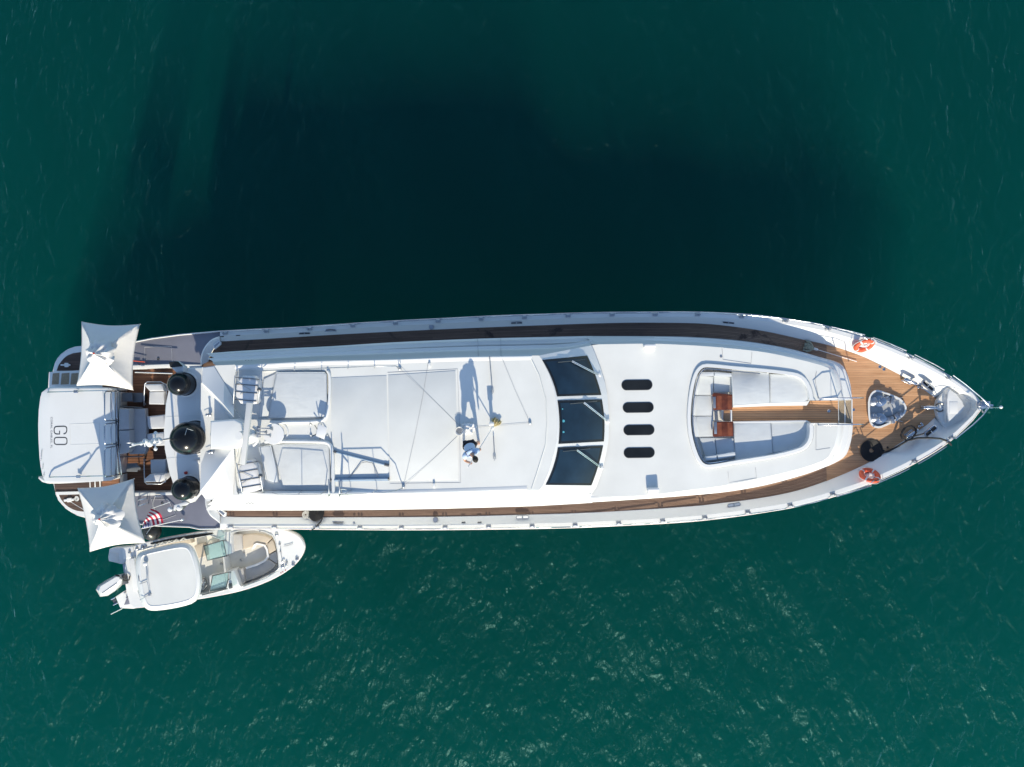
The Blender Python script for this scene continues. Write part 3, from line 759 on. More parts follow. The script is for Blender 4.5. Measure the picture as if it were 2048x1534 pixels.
def build_roof():
    # outline of the flat roof
    out = [(402, 767), (404, 735)] + [(x, ur(x)) for x in range(432, 1078, 18)] + T_FRONT + [(x, lr(x)) for x in range(1060, 430, -18)] + [(415, 1003), (410, 997), (400, 983)]
    arch = [(395.6, 992), (385, 1005), (368, 1008), (358, 1000), (346, 966.5), (337.6, 945.5), (329.7, 898), (328, 860), (330.5, 809), (337.6, 780), (345, 752), (362, 740), (380, 735)]
    bm = bmesh.new()
    loop = pp(out, ZR)
    tri_plate(bm, [loop, pp(UP_WELL, ZR), pp(LO_WELL, ZR)])
    # edge thickness
    n = len(loop); a = [bm.verts.new(p) for p in loop]; b = [bm.verts.new(Vector((p.x, p.y, p.z - (.16)))) for p in loop]
    for i in range(n): bm.faces.new((a[i], a[(i + 1) % n], b[(i + 1) % n], b[i]))
    bmesh.ops.remove_doubles(bm, verts=bm.verts, dist=.001)
    roof = finish(bm, 'flybridge_deck', 'deck_white', Y, 30)
    strip('arch_riser', [pp([(404, 735), (402, 767), (402, 850), (402, 940), (400, 983), (410, 997)], ZR), pp([(405, 736), (404, 768), (404, 850), (404, 938), (402, 980), (411, 995)], ZA - .05)], 'gelcoat', roof)
    bm = bmesh.new(); prism_into(bm, pp([(408, 734)] + [(412, 800), (412, 940), (410, 984)] + arch, ZA), .22, .04, 3)
    finish(bm, 'radar_arch', 'gelcoat', Y, 35)
    prism('overhang_soffit', pp([(440, 740)] + arch[::-1][:0] + [(440, 985), (395, 985), (362, 996), (348, 960), (338, 930), (332, 880), (331, 850), (334, 805), (345, 765), (362, 745)], ZA - .23), .06, 'gelcoat', Y)
    # sunken seating wells
    for wl_ in (UP_WELL, LO_WELL):
        t = pp(wl_, ZR); f = [Vector((p.x, p.y, ZR - .09)) for p in t]
        well = strip('seating_well', [t, f], 'deck_white', Y, 30, True)
        prism('well_floor', f, .04, 'deck_white', well)
    # rims round the wells
    rim = [(530, 883), (560, 882.5), (645, 883), (657, 886), (664, 895), (666, 940), (667, 985)]
    tube('well_rim', [P(p.x, p.y, ZR + .05) for p in chaikin([(x, y, 0) for x, y in rim], 2, False)], .06, 'gelcoat', Y, 10)
    tube('well_rim', [P(p.x, p.y, ZR + .04) for p in chaikin([(x, y, 0) for x, y in [(655, 742), (660, 750), (659, 800), (652, 836), (640, 844), (540, 845)]], 2, False)], .045, 'gelcoat', Y, 8)
    # side coamings: low ridge on each edge, swelling aft
    for s, r, c0 in ((1, ur, 0), (-1, lr, 0)):
        xs = range(478 if s < 0 else 470, 1070, 18); rows = [[], [], [], []]
        for x in xs:
            h = lerp_poly([(430, .06), (520, .13 if s < 0 else .05), (640, .13 if s < 0 else .05), (760, .04), (1070, .02)], x); y = r(x)
            rows[0].append(P(x, y, ZR + .002)); rows[1].append(P(x, y + s * 1.5, ZR + h)); rows[2].append(P(x, y + s * 4.5, ZR + h)); rows[3].append(P(x, y + s * 9, ZR + .002))
        strip('side_coaming', rows, 'gelcoat', roof, 30)
    # swept wedges between overhang and flybridge (ridge, outer face, inner drop)
    def wedge(ridge, outer, inner):
        bm = bmesh.new(); R = [bm.verts.new(p) for p in ridge]; O = [bm.verts.new(p) for p in outer]; I = [bm.verts.new(p) for p in inner]
        n = len(R)
        for i in range(n - 1):
            bm.faces.new((R[i], R[i + 1], O[i + 1], O[i])); bm.faces.new((I[i], I[i + 1], R[i + 1], R[i]))
        bm.faces.new((R[0], O[0], I[0])); bm.faces.new((R[-1], I[-1], O[-1]))
        finish(bm, 'wing_coaming', 'gelcoat', Y, 25)
    wedge([P(404, 765, 5.55), P(425, 785, 5.68), (P(447, 808, 5.80)), P(468, 834, 5.88)], [P(406, 736, 5.46), P(428, 733, 5.47), P(448, 765, 5.47), P(467, 797, 5.47)], [P(402, 767, 5.455), P(420, 787, 5.455), P(441, 810, 5.455), P(462, 837, 5.455)])
    wedge([P(400, 983, 5.62), P(420, 958, 5.72), P(445, 924, 5.74), P(467, 895, 5.70)], [P(411, 998, 5.46), P(428, 996, 5.47), P(466, 990, 5.47), P(470, 930, 5.47)], [P(402, 928, 5.456), P(412, 903, 5.456), P(438, 898, 5.456), P(461, 891, 5.456)])
    bm = bmesh.new(); prism_into(bm, pp([(420, 842), (470, 838), (483, 846), (488, 866), (484, 888), (474, 897), (420, 899)], ZR + .46), .46, .06, 3)
    finish(bm, 'mast_base', 'gelcoat', Y, 35)
    # panel joints of the aft overhang
    tubes('overhang_seam', [[P(332, 834, ZA + .002), P(400, 831, ZA + .002)], [P(332, 917, ZA + .002), P(398, 912, ZA + .002)], [P(352, 800, ZA + .002), P(346, 850, ZA + .002), P(346, 890, ZA + .002), P(352, 930, ZA + .002), P(358, 958, ZA + .002)]], .008, 'panel_white', roof, 4)
    # flush hatch lids in the middle of the roof
    prism('roof_panel', pp([(662, 755.5), (773, 751), (775, 850), (777.5, 960.5), (670, 963), (669, 900), (662, 850)], ZR + .012), .012, 'panel_white', roof, .005)
    prism('roof_panel', pp([(776, 750.5), (911, 741.5), (914, 850), (917, 960), (780.5, 961.5), (778, 850)], ZR + .014), .014, 'panel_white', roof, .005)
    tubes('gutter_seam', [[P(775, 745, ZR + .004), P(915, 738, ZR + .004), P(919, 850, ZR + .004), P(921, 965, ZR + .004), P(780, 967, ZR + .004)]], .005, 'dull_steel', roof, 4)
    tubes('roof_crease', [[P(1060, 713, ZR + .002), P(1078, 750, ZR + .002), P(1092, 800, ZR + .002), P(1094, 845, ZR + .002), P(1091, 890, ZR + .002), P(1074, 945, ZR + .002), P(1063, 978, ZR + .002)]], .02, 'deck_white', roof, 6)
    # little scoop vents and the raised patch at the rail
    for x, y in ((859, 730), (868, 971)):
        bm = bmesh.new(); box_into(bm, P(x, y, ZR + .05), (.07, .16, .08), 0, .02); finish(bm, 'deck_light', 'white_plastic', Y, 40)
    # windscreen: white frame and three dark panes
    n = 11; rows = [[P(x, y, ZR + .004) for x, y in T_FRONT]]
    for f in (.08, .5, .94, 1.0):
        rows.append([P(a[0] + (b[0] - a[0]) * f, a[1] + (b[1] - a[1]) * f, ZR + (4.08 - ZR) * f + (.09 * math.sin(math.pi * f))) for a, b in zip(T_FRONT, B_FRONT)])
    ws = strip('windscreen_frame', rows, 'gelcoat', Y, 35)
    prism('windscreen_foot', pp([(1150, 984.5), (1186, 987), (1203, 990.5), (1203, 1000), (1150, 1000)], 4.035), 1.4, 'gelcoat', Y, .03)
    def pz(x, y):
        a, b = tf(y, T_FRONT), tf(y, B_FRONT); f = (x - a) / (b - a); return ZR + (4.08 - ZR) * f + .09 * math.sin(math.pi * max(0, min(1, f))) + .022
    def pane(tl, tr, br, bl, lm, rm):
        N_ = 8; G = []
        for i in range(N_ + 1):
            v = i / N_
            def q(a, m, b): return (a[0] * (1 - v) ** 2 + 2 * v * (1 - v) * (2 * m[0] - .5 * a[0] - .5 * b[0]) + b[0] * v * v, a[1] * (1 - v) + b[1] * v)
            l = q(tl, lm, bl); r = q(tr, rm, br); G.append([])
            for j in range(7):
                u = j / 6; x = l[0] + (r[0] - l[0]) * u; y = l[1] + (r[1] - l[1]) * u
                G[-1].append(P(x, y, pz(x, y)))
        fr = strip('window_frame', [[p + Vector((0, 0, -.006)) for p in g] for g in G], 'black_gloss', ws, 40)
        m_ = 1
        GG = []
        for i in range(N_ + 1):
            v = .06 + .88 * i / N_; k = v * N_; i0 = min(N_ - 1, int(k)); fv = k - i0; row = []
            for j in range(7):
                u = .05 + .90 * j / 6; kj = u * 6; j0 = min(5, int(kj)); fu = kj - j0
                a = G[i0][j0].lerp(G[i0][j0 + 1], fu); b = G[i0 + 1][j0].lerp(G[i0 + 1][j0 + 1], fu); row.append(a.lerp(b, fv) + Vector((0, 0, .006)))
            GG.append(row)
        strip('pane', GG, 'dark_glass', fr, 40)
    pane((1084, 719.7), (1174.6, 711), (1203, 790), (1114, 793), (1103, 753), (1191, 750))
    pane((1115, 800.7), (1204, 798.6), (1208, 883), (1117, 888), (1119, 850), (1209, 840))
    pane((1115.6, 895), (1206.5, 891), (1183, 971), (1091, 970), (1107, 933), (1197, 932))
    for x, y, r in ((1125, 818, .022), (1127, 842, .045), (1127, 864, .035)): lathe('window_sticker', [(0, .012), (r, .012), (r, 0)], P(x, y, pz(x, y) + .012), 'sticker', ws, 12)
    # wipers: twin chrome arm and blade
    for (x0, y0, x1, y1) in ((1144, 722, 1197, 750), (1168, 805, 1215, 842), (1154, 900, 1202, 935)):
        d = Vector((x1 - x0, y1 - y0, 0)).normalized(); nx = Vector((-d.y, d.x, 0)) * 1.1
        l = []
        for s in (-1, 1):
            l.append([P(x0 + nx.x * s, y0 + nx.y * s, pz(x0, y0) + .10), P((x0 + x1) / 2 + nx.x * s, (y0 + y1) / 2 + nx.y * s, pz((x0 + x1) / 2, (y0 + y1) / 2) + .12), P(x1 + nx.x * s, y1 + nx.y * s, 4.2)])
        wp = tubes('wiper', l, .012, 'steel', Y)
        box('wiper_motor', P(x1, y1, 4.16), (.14, .16, .10), 'white_plastic', wp, .5, .03)
        tube('wiper_blade', [P(x0 - 28, y0 + 2.5, pz(x0 - 28, y0 + 2.5) + .03), P(x0, y0, pz(x0, y0) + .05), P(x0 + 26, y0 - 3, pz(min(x0 + 26, 1200), y0 - 2) + .03)], .012, 'dark_metal', wp)
build_roof()

# ------------------------------------------------------------------ forward coachroof with its seating well
zc = lambda x: 4.05 - (x - 1180) * .0006
UP_TOP = [(1183, 689), (1299, 687.5), (1370, 690), (1442, 695), (1532, 705), (1605, 720.5), (1645, 731)]
LO_TOP = [(1183, 995), (1299, 990), (1370, 981), (1442, 972), (1532, 954), (1605, 936), (1645, 922)]
IN_WELL = [(1623, 846), (1619, 848), (1620, 861), (1617.5, 879), (1609, 891), (1597, 897.5), (1559, 907.5), (1520, 914), (1466, 922), (1430, 928.5), (1413, 930), (1403, 923), (1394, 905), (1384.5, 873), (1381, 840), (1382.5, 806), (1387, 775), (1393, 752), (1400, 740), (1409, 734), (1430, 735), (1464, 738.6), (1538, 745), (1580, 750), (1598, 754), (1610, 764.5), (1617.5, 782), (1620, 799), (1623, 801)]

_c = chaikin([(x, y, 0) for x, y in IN_WELL], 1, False); IN_WELL = [(p.x, p.y) for p in _c]

def build_coachroof():
    ut_, lt_ = side_y(UP_TOP), side_y(LO_TOP)
    inner = offset_poly(IN_WELL, 8)
    inner[0] = (1632, 846); inner[-1] = (1632, 801)
    top = [(x, ut_(x)) for x in range(1183, 1646, 14)]
    low = [(x, lt_(x)) for x in range(1183, 1646, 14)]
    front_u = [(1657, 736), (1668, 755), (1674, 778), (1676, 801)]
    front_l = [(1676, 846), (1674, 868), (1668, 893), (1657, 914)]
    bm = bmesh.new()
    loop = [(x, y) for x, y in B_FRONT] + low[1:] + front_l[::-1] + [(1640, 846)] + inner + [(1640, 801)] + front_u[::-1] + top[::-1][:-1]
    tri_plate(bm, [pp(loop, zc)])
    cr = finish(bm, 'coachroof', 'deck_white', Y, 30)
    # raised lip round the well, walls and floor
    L = [P(x, y, zc(x) + .002) for x, y in inner]; Lm = [P(x, y, zc(x) + .07) for x, y in offset_poly(IN_WELL, 6.2)]
    Li = [P(x, y, zc(x) + .075) for x, y in IN_WELL]; Lo = [Vector((p.x, p.y, 3.25)) for p in Li]
    Lm[0], Lm[-1] = P(1630, 846, zc(1630) + .07), P(1630, 801, zc(1630) + .07)
    strip('well_lip', [L, Lm, Li, Lo], 'gelcoat', cr, 30)
    tube('groove', [p + Vector((0, 0, .001)) for p in L], .006, 'dull_steel', cr, 4)
    prism('well_floor', [Vector((p.x, p.y, 3.27)) for p in Li], .05, 'gelcoat', cr)
    rail = [p + Vector((0, 0, .04)) for p in pp(offset_poly(IN_WELL, -3.2), lambda x: zc(x) - .02)]
    tube('grab_rail', rail[17:45], .026, 'steel', cr)
    # skirts
    for b_, t_, s, fb, ft in ((ub, ut_, 1, [(1668, 721), (1684, 728), (1693, 743), (1700.6, 764), (1704, 793), (1704, 800)], front_u), (lb, lt_, -1, [(1668, 927), (1686, 917.6), (1695, 906.7), (1701, 888), (1705, 868), (1706, 847)], front_l[::-1])):
        xs = list(range(1170, 1646, 14))
        base = [P(x, b_(x), zd(x) - .03) for x in xs]; tp = [P(max(x, 1183), t_(max(x, 1183)), zc(x) + .001) for x in xs]
        k = 6; fb_ = chaikin([(1645, b_(1645), 0)] + [(x, y, 0) for x, y in fb], 1, False); ft_ = chaikin([(1645, t_(1645), 0)] + [(x, y, 0) for x, y in ft], 1, False)
        def resample(pl, m):
            d = [0]
            for a, c in zip(pl, pl[1:]): d.append(d[-1] + (c - a).length)
            o = []
            for i in range(m):
                q = d[-1] * i / (m - 1); j = 0
                while j < len(d) - 2 and d[j + 1] < q: j += 1
                o.append(pl[j].lerp(pl[j + 1], (q - d[j]) / max(1e-6, d[j + 1] - d[j])))
            return o
        fb_ = resample(fb_, 14); ft_ = resample(ft_, 14)
        base += [P(p.x, p.y, zd(p.x) - .02) for p in fb_[1:]]; tp += [P(p.x, p.y, zc(p.x) + .001) for p in ft_[1:]]
        rows = []
        for t, tz in ((0, 0), (.16, .34), (.30, .37), (.42, .62), (.62, .66), (.80, .90), (1, 1)):
            rows.append([a.lerp(c, t) + Vector((0, 0, (a.lerp(c, tz) - a.lerp(c, t)).z)) for a, c in zip(base, tp)])
        strip('coachroof_side', rows, 'gelcoat', cr, 28)
        prism('boarding_recess', [p + Vector((0, 0, .01)) for p in ([P(x, t_(x) - s * (-2.5), zc(x) - .3) for x in (1190, 1240, 1285, 1308)] + [P(x, b_(x) + s * 1.0, zc(x) - .62) for x in (1308, 1285, 1240, 1172)])], .02, 'panel_white', cr)
    # seams of flush lockers
    sm = []
    for q in ([(1444, 697), (1446, 719), (1502, 727), (1504, 704)], [(1456, 943), (1458, 966), (1513, 956), (1511, 935)], [(1632, 850), (1632, 900), (1660, 896)], [(1633, 742), (1630, 760), (1637, 794)]):
        sm.append([P(x, y, zc(x) + .004) for x, y in q])
    tubes('locker_seam', sm, .006, 'dull_steel', cr, 4)
    tubes('front_crease', [[P(1664, 733, zc(1664) - .14), P(1674, 752, zc(1674) - .2), P(1681, 778, zc(1681) - .28), P(1683, 798, zc(1683) - .32)], [P(1664, 918, zc(1664) - .14), P(1675, 895, zc(1674) - .2), P(1682, 868, zc(1681) - .26), P(1684, 849, zc(1683) - .32)]], .012, 'panel_white', cr, 4)
    # teak path, steps and their cheeks
    zp = 3.42
    path = [(1464, 814), (1540, 812), (1613, 811), (1621, 801.5), (1676, 801), (1676, 846), (1624, 845.5), (1614, 841), (1466, 842.5)]
    pb = pp(path, zp); pt = prism('teak_path', pb, .2, 'caulk', cr)
    y = min(p.y for p in pb); ym = max(p.y for p in pb)
    while y < ym:
        q = clip_half(clip_half(pb, 1, y + .004, True), 1, y + .076, False)
        if len(q) > 2: prism('plank', [p + Vector((0, 0, .011)) for p in q], .011, 'teak_bow', pt)
        y += .08
    prism('step_tread', pp([(1677, 801), (1689, 801), (1689, 846), (1677, 846)], 3.26), .3, 'bleached_teak', cr)
    prism('step_tread', pp([(1691, 799), (1703, 798.5), (1703.5, 846.5), (1691, 846.5)], 3.10), .3, 'bleached_teak', cr)
    prism('step_nosing', pp([(1689, 801), (1691, 801), (1691, 846), (1689, 846)], 3.275), .35, 'white_plastic', cr)
    prism('step_nosing', pp([(1703, 798.5), (1705, 798.5), (1705.5, 846.5), (1703.5, 846.5)], 3.115), .35, 'white_plastic', cr)
    for yy in (800.3, 847):
        strip('step_cheek', [[P(1623, yy, zc(1623)), P(1676, yy, zc(1676)), P(1705, yy, 3.02)], [P(1623, yy, 2.7), P(1676, yy, 2.7), P(1705, yy, 2.7)]], 'gelcoat', cr)
    lathe('flush_light', [(0, .012), (.05, .012), (.06, .0)], P(1658, 822, zp + .012), 'steel', cr, 14)
    # grab rails beside the steps, standing well above the deck
    for yy, y2 in ((796.5, 795.5), (850, 848.5)):
        s = 1 if yy < 820 else -1
        tubes('step_handrail', [[P(1637, yy + s * 0, zc(1637)), P(1637, yy, 4.12), P(1660, yy, 4.25), P(1710, y2, 4.28), P(1727, y2, 4.2), P(1722, y2 + s, 3.6)], [P(1676, yy + 2 * s, zc(1676)), P(1676, yy, 4.25)], [P(1703, yy + 2 * s, 3.2), P(1704, yy, 4.27)]], .019, 'steel', cr)
    tubes('crossing_line', [[P(1676.5, 797, 4.2), P(1677.5, 849, 4.2)], [P(1703, 797, 4.15), P(1703.5, 849, 4.15)]], .009, 'rope_white', cr)
    # side lights on the roof edge
    for x, y in ((1299, 692), (1306, 979)):
        bm = bmesh.new(); box_into(bm, P(x, y, zc(x) + .12), (.40, .13, .26), .02, .04); box_into(bm, P(x, y + 3, zc(x) + .04), (.36, .22, .10), .02, .03)
        finish(bm, 'side_light', 'white_plastic', Y, 40)
    # four dark glazed deck hatches
    for x, y in ((1274, 770), (1276.5, 815), (1278, 860), (1278.5, 905.5)):
        pts = []
        for k in range(24):
            a = 2 * math.pi * k / 24; c = 20 if math.cos(a) > 0 else -20; pts.append((x + c + 10 * math.cos(a), y + 9.6 * math.sin(a) - c * .02))
        rim_ = offset_poly(pts, 1.1)
        h = prism('deck_hatch', pp(rim_, lambda q: zc(q) + .012), .02, 'dark_metal', Y)
        prism('hatch_pane', pp(pts, lambda q: zc(q) + .022), .015, 'hatch_glass', h)
build_coachroof()

# ------------------------------------------------------------------ domes, mast, radar, horns
def build_top_gear():
    def dome(px, py, r, h, z=ZA):
        c = P(px, py, z); prof = [(r * 1.04, 0), (r * 1.04, .05), (r, .06), (r * .985, h * .5), (r, h)]
        for k in range(1, 13):
            a = math.pi / 2 * k / 12; prof.append((r * math.cos(a) if k < 12 else 0, h + r * .96 * math.sin(a)))
        d = lathe('satellite_dome', prof, c, 'black_dome', Y, 40, None, 50)
        lathe('dome_seam', [(r * 1.012, h - .012), (r * 1.02, h), (r * 1.012, h + .012)], c, 'black_rubber', d, 40)
        return c
    dome(392, 874, .53, .62); dome(371, 768.5, .365, .44); dome(379, 974.5, .365, .44)
    for x, y in ((372, 768.5), (380, 974.5), (393, 874)):
        lathe('dome_base', [(0, .02), (.40 if x != 393 else .56, .02), (.42 if x != 393 else .58, 0)], P(x, y, ZA + .002), 'gelcoat', Y, 30)
    # instrument mast leaning nowhere: straight up abaft the large dome
    b = P(349, 876, ZA)
    mast = tube('instrument_mast', [b, b + Vector((0, 0, 2.6))], .035, 'white_plastic', Y, 8)
    tubes('mast_arm', [[b + Vector((-.03, -.3, 1.2)), b + Vector((-.03, .3, 1.2))], [b + Vector((-.0, -.12, 1.9)), b + Vector((0, .12, 1.9))]], .022, 'white_plastic', mast)
    for dz, dy, r in ((1.05, .0, .11), (1.35, .02, .09), (1.62, -.05, .11), (1.88, .05, .08), (2.12, 0, .06), (1.25, -.25, .06), (1.25, .25, .06)):
        lathe('navigation_light', [(0, -r * .7), (r * .8, -r * .6), (r, 0), (r * .7, r * .7), (0, r * .9)], b + Vector((0, dy, dz)), 'white_plastic', mast, 12, None, 50)
    tubes('wind_sensor', [[b + Vector((0, 0, 2.2)), b + Vector((-.1, .05, 2.5)), b + Vector((-.22, .05, 2.52))], [b + Vector((0, 0, 2.2)), b + Vector((-.05, -.05, 2.42)), b + Vector((-.17, -.07, 2.45))]], .012, 'dull_steel', mast)
    # open-array radar: long beam on a turning unit
    zr = 6.75
    top = pp([(492.3, 804.5), (503.5, 805.8), (489.8, 929.5), (480, 929.2)], zr)
    ped = lathe('radar_pedestal', [(.18, 0), (.18, .25), (.15, .40), (.13, .62), (.12, .80), (0, .80)], P(497, 868, ZR + .40), 'gelcoat', Y, 24)
    prism('radar_antenna', top, .12, 'beam_white', Y, .02)
    # second small dome scanner beside it
    lathe('small_scanner', [(.19, 0), (.21, .08), (.17, .16), (.08, .20), (0, .21)], P(505, 872, ZR + .38), 'gelcoat', Y, 28)
    # arc guard
    pts = [P(501 + 15 * math.cos(a), 872 + 20 * math.sin(a), ZR + .20) for a in [math.radians(-70 + 140 * k / 12) for k in range(13)]]
    tube('scanner_guard', pts, .05, 'gelcoat', Y, 8)
    # trumpet horns
    for (x0, x1, y) in ((516, 545, 856.5), (513, 533, 863.5), (517, 541, 869.5)):
        a = P(x0, y, 6.05); L_ = (P(x1, y, 6.05) - a).length
        prof = [(.018, 0), (.018, L_ * .55), (.026, L_ * .8), (.05, L_ * .95), (.075, L_), (.06, L_ - .01), (0, L_ - .06)]
        lathe('horn', prof, a, 'dull_steel', Y, 14, (1, -.02, 0))
    box('horn_bracket', P(517, 863.5, 5.98), (.10, .36, .14), 'dull_steel', Y, 0, .02)
    tubes('horn_post', [[P(518, 863.5, 5.5), P(518, 863.5, 5.95)]], .04, 'white_plastic', Y)
    # lights and sensors on the overhang
    for x, y in ((420, 829), (424, 903)):
        bm = bmesh.new(); lathe_into(bm, [(.06, 0), (.06, .05), (.03, .07), (.03, .22), (.045, .25), (0, .28)], P(x, y, ZR + .05), 12); finish(bm, 'deck_sensor', 'dull_steel', Y, 40)
        tube('whip_aerial', [P(x, y, ZR + .1), P(x - 5, y + 1, ZR + .12), P(x - 14, y + 3, ZR + .10)], .008, 'dull_steel', Y, 5)
    bm = bmesh.new(); lathe_into(bm, [(.05, 0), (.05, .06), (0, .09)], P(372.5, 945.5, ZA), 12); finish(bm, 'red_sensor', 'red_plastic', Y, 40)
    b2 = bmesh.new(); box_into(b2, P(393, 923.5, ZA + .03), (.22, .11, .05), .03, .01); finish(b2, 'vent_box', 'white_plastic', Y, 40)
    tube('gps_aerial', [P(386, 861, 6.9), P(374, 857, 7.05), P(370, 870, 7.2)], .006, 'beam_white', Y, 5)
    # side brackets with loudspeaker and camera
    bm = bmesh.new(); prism_into(bm, pp([(337, 724), (352, 722), (368, 733), (366, 744), (352, 745), (340, 733)], 5.25), .25, .03); finish(bm, 'speaker_bracket', 'gelcoat', Y, 35)
    prism('loudspeaker', pp([(337, 724), (351, 722.5), (361, 732), (340, 735)], 5.42), .18, 'black_rubber', Y, .02)
    bm = bmesh.new(); prism_into(bm, pp([(348, 1010), (372, 1003), (378, 1006), (372, 1011), (352, 1013), (350, 1022), (346, 1021)], 5.2), .08, .02); finish(bm, 'speaker_bracket', 'gelcoat', Y, 35)
    prism('loudspeaker', pp([(349, 1012.5), (370, 1011), (362, 1021), (350, 1023)], 5.1), .2, 'dark_metal', Y, .02)
    lathe('camera_dome', [(.09, 0), (.09, .08), (.05, .13), (0, .14)], P(360, 1015.5, 5.1), 'white_plastic', Y, 16)
    lathe('camera_dome', [(.07, 0), (.08, .06), (.05, .1), (0, .11)], P(341.5, 1018.5, 5.1), 'white_plastic', Y, 16)
    # name emblem on the house sides
    for y, s in ((723, 1), (1005, -1)):
        tubes('emblem', [[P(491 + 3 * i, y + (1.2 if i % 2 else -1.2), 5.0 if s > 0 else 5.05) + Vector((0, .02 * s, 0)) for i in range(7)]], .012, 'dark_metal', Y, 4)
build_top_gear()

# ------------------------------------------------------------------ rails on the flybridge
def build_roof_rails():
    ph = [(525, 741.5), (560, 740), (588, 738.5), (642, 736.5), (695, 734.5), (748, 732.8), (792, 732), (800, 737)]
    top = [P(x, y, ZR + .62 * min(1, (x - 520) / 40)) for x, y in ph[:-1]] + [P(801, 737, ZR + .1)]
    tube('roof_rail', top, .016, 'dull_steel', Y)
    tubes('rail_stanchion', [[P(x, y, ZR + .62), P(x + 1, y + 3.2, ZR)] for x, y in ph[2:6]] + [[P(792, 732, ZR + .62), P(798, 738.5, ZR)]], .013, 'dull_steel', Y)
    ph = [(679, 988.5), (712, 988), (760, 986.5), (790, 980.5), (808, 976.5)]
    top = [P(x, y, ZR + .74) for x, y in ph[:3]] + [P(790, 981.5, ZR + .45), P(806, 976, ZR + .03)]
    tube('roof_rail', top, .015, 'dull_steel', Y)
    tubes('rail_stanchion', [[P(690, 988.2, ZR + .74), P(702, 980, ZR)], [P(742, 987, ZR + .74), P(754, 978.5, ZR)]], .011, 'dull_steel', Y)
    tube('roof_rail', [P(650, 979.5, ZR), P(652, 983, ZR + .35), P(640, 988.5, ZR + .70), P(590, 989.5, ZR + .74), P(556, 988.5, ZR + .74)], .014, 'dull_steel', Y)
    tubes('rail_stanchion', [[P(596, 989.5, ZR + .74), P(604, 980, ZR)], [P(543, 985, ZR), P(556, 988.5, ZR + .74)]], .011, 'dull_steel', Y)
    tube('grab_handle', [P(536, 985.5, ZR - .1), P(550, 988.8, ZR + .02), P(590, 988.5, ZR + .02), P(598, 982.5, ZR - .1)], .018, 'steel', Y)
    # thin awning cords and rods on the roof
    z = ZR + .02
    tubes('awning_cord', [[P(801, 738, ZR + .06), P(862, 795, z), P(921, 853, z)], [P(921, 866, z), P(870, 915, z), P(808, 972, ZR + .05)], [P(857, 722, z), P(846, 790, z), P(830, 870, z), P(808, 970, ZR + .05)], [P(1003, 714, z), P(1030, 780, z), P(1060, 846, z)], [P(1060, 846, z), P(1010, 850, z), P(950, 855, z)], [P(922, 857, z), P(950, 855, z)]], .0035, 'dull_steel', Y, 4)
    for q in ([(979, 712), (983, 760), (984.5, 779)], [(987, 872), (988.5, 900), (989, 912)]):
        rd = tube('awning_rod', [P(x, y, z + .05) for x, y in q], .018, 'dull_steel', Y)
        e = q[-1]; tubes('rod_fork', [[P(e[0], e[1], z + .05), P(e[0] - 2.2, e[1] + 2, z + .03), P(e[0] - 2.2, e[1] + 6, z + .03)], [P(e[0], e[1], z + .05), P(e[0] + 2.2, e[1] + 2, z + .03), P(e[0] + 2.2, e[1] + 6, z + .03)], [P(e[0], e[1] + 2, z + .04), P(e[0] + .3, e[1] + 9, z)]], .012, 'dull_steel', rd)
    for x, y in ((1060, 846), (800, 738), (807, 973), (504, 0), (642, 0)):
        if y: lathe('cord_eye', [(.05, 0), (.05, .05), (.02, .08), (0, .09)], P(x, y, ZR), 'dull_steel', Y, 10)
    for x, y in ((621.5, 848), (622, 870)):
        lathe('deck_eye', [(.04, 0), (.04, .03), (.015, .05), (.015, .12), (0, .13)], P(x, y, ZR), 'dull_steel', Y, 10)
    # post with a square head by the mop
    c = P(984, 846, ZR)
    bm = bmesh.new(); lathe_into(bm, [(.07, 0), (.06, .1), (.05, .42)], c, 12); box_into(bm, c + Vector((0, 0, .52)), (.16, .10, .22), .05, .02); finish(bm, 'lamp_post', 'white_plastic', Y, 40)
    # long raised strip, coloured to stand in for a bar shadow on the roof
    prism('shadow_strip', pp([(661, 955.5), (778, 954), (778, 961.5), (661, 963.5)], ZR + .05), .04, 'shadow_blue', Y, .01)
    # side boarding ladder hooked over the lower roof edge
    ld = []
    for x in (656, 677):
        ld.append([P(x + 1, 958, ZR + .75), P(x + 2, 985, ZR + .80), P(x + 3, 991, ZR + .6), P(x + 1, 993, ZR - .2), P(x, 1003, ZR - 1.0), P(x + 3, 1008, 3.6), P(x + 26, 1010.5, 3.5)])
    lad = tubes('side_ladder', ld, .017, 'dull_steel', Y, 7)
    tubes('ladder_rung', [[P(657, 996, 4.9), P(678, 996, 4.9)], [P(656, 1003, 4.3), P(677, 1003, 4.3)]], .014, 'dull_steel', lad)
    prism('ladder_platform', pp([(664, 1006), (672, 1003.5), (709, 1008), (700, 1014), (676, 1012.5)], 3.5), .04, 'beam_white', lad, .01)
    # fold-up frame beside it (only its tubes show)
    tubes('gate_frame', [[P(683, 985, ZR), P(682, 978, ZR + .55), P(680, 978, ZR + .75)], [P(682, 978, ZR + .55), P(694, 979, ZR + .45)]], .02, 'dull_steel', Y)
build_roof_rails()

